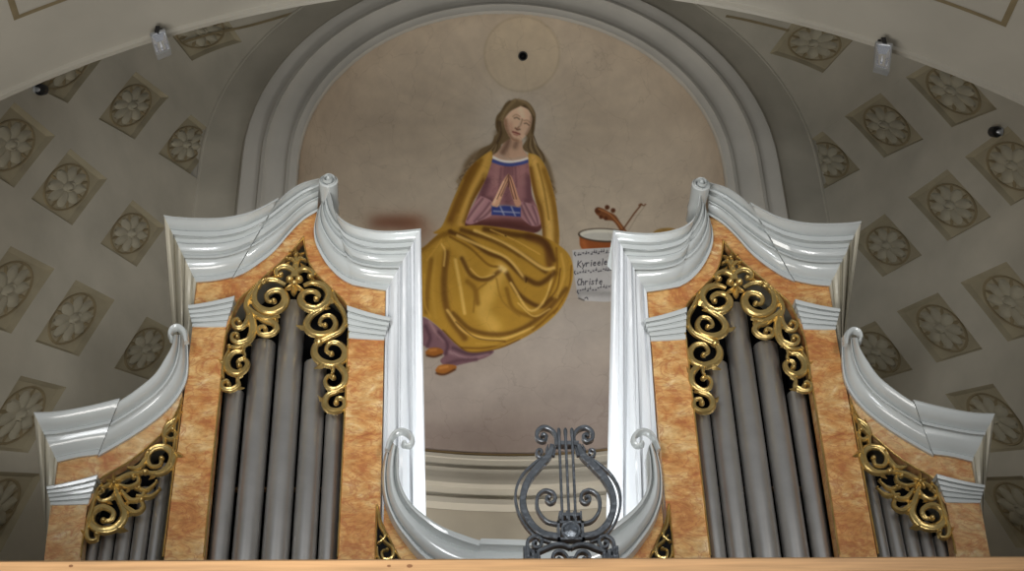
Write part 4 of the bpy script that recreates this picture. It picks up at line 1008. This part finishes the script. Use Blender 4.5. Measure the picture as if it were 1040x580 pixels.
# ------------------------------------------------------------------ wrought-iron lyre on the rail
def lyre():
    Y = -1.86
    K = lambda p: C_(p, 510, 425, 3.864)
    c0 = P(*K([(262, 385)])[0], Y)[0]
    root = thing('iron_lyre', 'dark wrought-iron lyre ornament with three strings standing on the wooden rail', 'ornament', (float(c0), Y, RZ))
    def bar(mb, pts, w, depth, mirror=False, n=50):
        q = [P(x, y, Y) for x, y in pts]; c = cr([(a[0], a[2]) for a in q], n)
        if mirror: c = np.c_[2*c0-c[:, 0], c[:, 1]]
        t = np.gradient(c, axis=0); t /= np.linalg.norm(t, axis=1)[:, None]+1e-9; nr = np.stack([-t[:, 1], t[:, 0]], 1)
        ws = np.interp(np.linspace(0, 1, n), np.linspace(0, 1, len(w)), w); rows = []
        for i in range(n):
            l = c[i]-nr[i]*ws[i]/2; r = c[i]+nr[i]*ws[i]/2; b = min(.004, ws[i]*.25); l2 = c[i]-nr[i]*(ws[i]/2-b); r2 = c[i]+nr[i]*(ws[i]/2-b)
            d = depth/2
            rows.append([(l[0], Y-d+b, l[1]), (l2[0], Y-d, l2[1]), (r2[0], Y-d, r2[1]), (r[0], Y-d+b, r[1]), (r[0], Y+d-b, r[1]), (r2[0], Y+d, r2[1]), (l2[0], Y+d, l2[1]), (l[0], Y+d-b, l[1])])
        o = len(mb.v); mb.grid(rows, True); mb.f.append(tuple(o+k for k in range(8))); mb.f.append(tuple(o+(n-1)*8+k for k in range(7, -1, -1)))
    def part(mb, name, par=None, sm=35): return mb.build(name, IRON, par or root, 1, sm)
    for mi in (False, True):
        mb = MB(); bar(mb, K([(225, 468), (160, 455), (112, 415), (84, 355), (84, 295), (106, 240), (150, 185), (185, 145), (196, 108)]), [.034, .036, .038, .036, .036, .038, .042, .04, .026], .05, mi, 60); fr = part(mb, 'frame_arm')
        mb = MB(); bar(mb, K([(200, 150), (204, 130), (212, 112)]), [.02, .018, .004], .03, mi, 12); bar(mb, K([(178, 150), (175, 128), (180, 105)]), [.02, .018, .004], .03, mi, 12); part(mb, 'leaf_tip', fr)
        mb = MB(); bar(mb, K([(190, 490), (130, 465), (82, 410), (56, 345), (54, 285), (76, 230), (115, 188), (150, 160)]), [.012, .014, .014, .014, .012], .04, mi, 60); part(mb, 'outer_strap')
        mb = MB(); bar(mb, K([(212, 102), (210, 70), (190, 46), (160, 38), (137, 56), (140, 84), (164, 92), (174, 74), (160, 64), (154, 74)]), [.02, .02, .022, .022, .02, .018, .016], .045, mi, 60); part(mb, 'top_curl')
        mb = MB(); bar(mb, K([(180, 160), (160, 158), (138, 148), (136, 130), (150, 124), (156, 136), (148, 140)]), [.012, .014, .014, .014, .014], .035, mi, 30); part(mb, 'small_curl')
        mb = MB(); bar(mb, K([(218, 418), (172, 404), (140, 362), (138, 312), (165, 286), (198, 294), (208, 320), (190, 336), (173, 322), (180, 308), (190, 314)]), [.016, .018, .018, .018, .018, .016], .045, mi, 60); part(mb, 'inner_curl')
        mb = MB(); bar(mb, K([(268, 512), (240, 500), (205, 500), (170, 514), (135, 530), (105, 545)]), [.018, .022, .024, .022, .018], .05, mi, 40); part(mb, 'foot_arch')
        mb = MB(); bar(mb, K([(115, 545), (98, 510), (104, 480), (130, 466), (154, 482), (148, 508), (126, 508), (122, 490), (136, 486)]), [.014, .018, .02, .02, .018, .016], .05, mi, 50); part(mb, 'foot_curl')
        mb = MB(); bar(mb, K([(262, 560), (240, 530), (212, 528), (198, 548), (212, 562), (225, 550)]), [.014, .018, .02, .018, .016], .05, mi, 40); part(mb, 'low_curl')
        mb = MB()
        for k in range(6):
            x = 90+k*10; bar(mb, K([(x, 508+k*5), (x+2, 560), (x+4, 600)]), [.022, .022, .022], .05+.006*(k % 2), mi, 8)
        part(mb, 'corner_plate')
        rv = MB()
        for x, y in ((168, 192), (120, 245)):
            p = P(*K([(x, y)])[0], Y); xx = 2*c0-p[0] if mi else p[0]; dome(rv, xx, Y-.022, p[2], .007, .007)
        part(rv, 'rivet', fr)
    def bx(name, x0, x1, y0, y1, d, par=None):
        a = P(*K([(x0, y0)])[0], Y); b = P(*K([(x1, y1)])[0], Y); mb = MB(); h = (b[0]-a[0])/2; cx = (a[0]+b[0])/2
        mb.box((cx-h, Y-d/2, b[2]), (cx+h, Y+d/2, a[2])); return part(mb, name, par, 0)
    bx('top_crossbar', 206, 300, 97, 112, .06)
    lo = bx('lower_crossbar', 220, 308, 380, 392, .07)
    for k in range(4):
        x = 222+k*27; bx('peg', x, x+9, 374, 404, .075, lo)
    for k in range(3):
        xt, xb = 222+k*25.5, 237+k*26
        mb = MB(); a = P(*K([(xt, 38)])[0], Y-.03); b = P(*K([(xb, 402)])[0], Y-.03); d = Vector(b)-Vector(a)
        mb.lathe(tuple(a), [(.006, 0), (.011, .012), (.012, .03), (.0085, .06), (.008, d.length)], 10, d); part(mb, 'string')
    # medallion block: square frame, ring and disc
    a = P(*K([(214, 410)])[0], Y); b = P(*K([(322, 484)])[0], Y); mb = MB(); t = .014
    for lo_, hi in (((a[0], b[2]), (b[0], b[2]+t)), ((a[0], a[2]-t), (b[0], a[2])), ((a[0], b[2]), (a[0]+t, a[2])), ((b[0]-t, b[2]), (b[0], a[2]))):
        mb.box((lo_[0], Y-.03, lo_[1]), (hi[0], Y+.03, hi[1]))
    bl = part(mb, 'medallion_frame', None, 0)
    c = ((a[0]+b[0])/2, Y, (a[2]+b[2])/2); R = (a[2]-b[2])/2*1.0
    mb = MB(); mb.lathe((c[0], Y-.034, c[2]), [(R*.98, .06), (R, .004), (R*.93, 0), (R*.76, 0), (R*.7, .006), (R*.68, .06)], 32, (0, 1, 0), cap=False); part(mb, 'medallion_ring', bl)
    mb = MB(); mb.lathe((c[0], Y-.012, c[2]), [(R*.72, .03), (R*.72, 0), (R*.3, -.006), (.002, -.012)], 24, (0, 1, 0), cap=False); part(mb, 'medallion_disc', bl)
    x0 = P(*K([(88, 560)])[0], Y)[0]; x1 = 2*c0-x0; mb = MB(); mb.box((x0, Y-.05, RZ), (x1, Y+.05, RZ+.02))
    zb = P(*K([(260, 560)])[0], Y)[2]
    for xx in (x0+.03, c0, x1-.03): mb.box((xx-.02, Y-.02, RZ+.01), (xx+.02, Y+.02, zb+.02))
    part(mb, 'base_plate', None, 0)
lyre()

# ------------------------------------------------------------------ fittings on the vault
def floodlight(corners, label):
    Y = -.53
    q = [Vector(P(x, y, Y)) for x, y in corners]       # tl, tr, br, bl of the glass front
    root = thing('floodlight', label, 'lamp', tuple(sum(q, Vector())/4), 'floodlights under the front arch')
    n = (q[1]-q[0]).cross(q[3]-q[0]).normalized()
    if n.y > 0: n = -n
    c = sum(q, Vector())/4; mb = MB()
    def ringp(s, d): return [tuple(c+(p-c)*s+n*d) for p in q]
    mb.grid([ringp(.6, -.10), ringp(.95, -.05), ringp(1, 0), ringp(1, .012), ringp(.86, .012), ringp(.84, 0), ringp(.5, -.05)], True)
    mb.f.append(tuple(range(4))); mb.build('housing', GREY, root, 1, 30)
    mb = MB(); mb.grid([ringp(.84, 0.0), ringp(.42, -.035)], True); k = len(mb.v); mb.f.append((k-4, k-3, k-2, k-1)); mb.build('reflector', mat('mirror_reflector', (.85, .86, .9), .15, metal=.9), root, 1, 0)
    mb = MB(); m = c-n*.02; up = ((q[0]+q[1])/2-c).normalized()
    mb.lathe(tuple(m-up*.03), [(.006, 0), (.009, .005), (.009, .055), (.006, .06)], 10, tuple(up)); mb.build('lamp_tube', GLAS, root)
    t = (q[0]+q[1])/2; u2 = (q[1]-q[0]).normalized(); mb = MB()
    mb.box((t.x-.018, -.55, t.z-.02), (t.x+.018, -.46, t.z+.05)); mb.box((t.x-.03, -.50, t.z+.03), (t.x+.03, -.45, t.z+.075)); mb.build('bracket', BLAK, root, 1, 0)
floodlight([(152, 35), (167.6, 30), (173.8, 51.5), (159, 57.5)], 'small grey floodlight hanging under the front arch, left side')
floodlight([(889, 43), (906.5, 45), (903, 74), (887.6, 69.5)], 'small grey floodlight hanging under the front arch, right side')
def spot(px, py, side, label):
    th, Y = vault_hit(px, py); a = Vector(vault(th, Y, 0, side)); b = Vector(vault(th, Y, .1, side)); d = (b-a).normalized()
    root = thing('spot_fitting', label, 'lamp', tuple(a), 'small black spot fittings on the vault')
    mb = MB(); mb.lathe(tuple(a-d*.01), [(.045, 0), (.045, .02), (.03, .03), (.02, .06)], 16, d); mb.build('mounting', GREY, root)
    ax_ = Vector((-d.x*.2, -.75, -.65)).normalized()
    mb = MB(); mb.lathe(tuple(a+d*.06-ax_*.05), [(.02, -.01), (.05, .01), (.056, .09), (.05, .10), (.04, .07)], 18, ax_); mb.build('lamp_head', BLAK, root)
spot(36, 91, -1, 'small black spot fitting on the vault at upper left'); spot(1016, 134, 1, 'small black spot fitting on the vault at upper right')
p, ok = niche_hit(np.array([531.]), np.array([57.])); p = Vector(p[0])
mb = MB()
for sd_, pp in ((-1, [(298, 12), (270, 20), (240, 27.5), (185, 42)]), (1, [(738, 15), (775, 23), (802, 30)])):
    h_ = cr([vault_hit(*q_) for q_ in pp], 24)
    mb.grid([[vault(t_, y_+d_, .006, sd_) for t_, y_ in h_] for d_ in (0, .03)])
struct(mb, 'trim_5', COFE)
root = thing('vent_tube', 'small dark round vent opening in the painted sky above the woman', 'vent', tuple(p))
dn = Vector((0, -.75, -.65)).normalized()
mb = MB(); mb.lathe(tuple(p-dn*.03), [(.06, 0), (.06, .055), (.046, .055), (.046, .012)], 20, dn, cap=False); mb.build('collar', mat('dark_pipe', (.05, .045, .04), .6, var=.1), root)
mb = MB(); mb.lathe(tuple(p+dn*.012), [(.047, 0), (.002, .001)], 20, dn, cap=False); mb.build('opening', DARK, root)

# ------------------------------------------------------------------ light
w = bpy.data.worlds.new('World'); SC.world = w; w.use_nodes = True
bg = w.node_tree.nodes['Background']; bg.inputs[0].default_value = (.92, .96, 1, 1); bg.inputs[1].default_value = .13
def area(name, loc, target, size, energy, col=(1, 1, 1), sy=None):
    l = bpy.data.lights.new(name, 'AREA'); l.energy = energy; l.color = col; l.size = size
    if sy: l.shape = 'RECTANGLE'; l.size_y = sy
    o = bpy.data.objects.new(name, l); COL.objects.link(o); o.location = loc
    o.rotation_euler = (Vector(target)-Vector(loc)).to_track_quat('-Z', 'Y').to_euler(); return o
def nave(n, loc, tgt, size, e, col, sy, spread):
    l = area(n, loc, tgt, size, e, col, sy); l.data.spread = math.radians(spread); return l
nave('nave_window_right', (3.6, -11, 4.6), (.2, 0, 6.9), 1.8, 34, (1, .985, .96), 3, 42)
nave('nave_window_left', (-3.6, -11, 4.6), (-.2, 0, 6.9), 1.8, 34, (.96, .985, 1), 3, 42)
nave('nave_floor_bounce', (-2.2, -5.0, 2.2), (0.2, -1.2, 10), 3.5, 225, (1, .97, .92), 2.5, 150)  # area light added as upward fill for vault and arch soffit
for s_, n_ in ((1, 'right'), (-1, 'left')):
    l = area('gallery_lamp_'+n_, (-s_*.45, .75, 5.05), (s_*.5, .35, 6.9), .5, 21, (.93, .97, 1), .5); l.data.spread = math.radians(95)
l = area('niche_fill_light', (0, 1.7, 4.0), (0, 4.4, 8.6), .8, 34, (1, .97, .92), .6); l.data.spread = math.radians(75)  # unseen area light added to brighten the lower niche
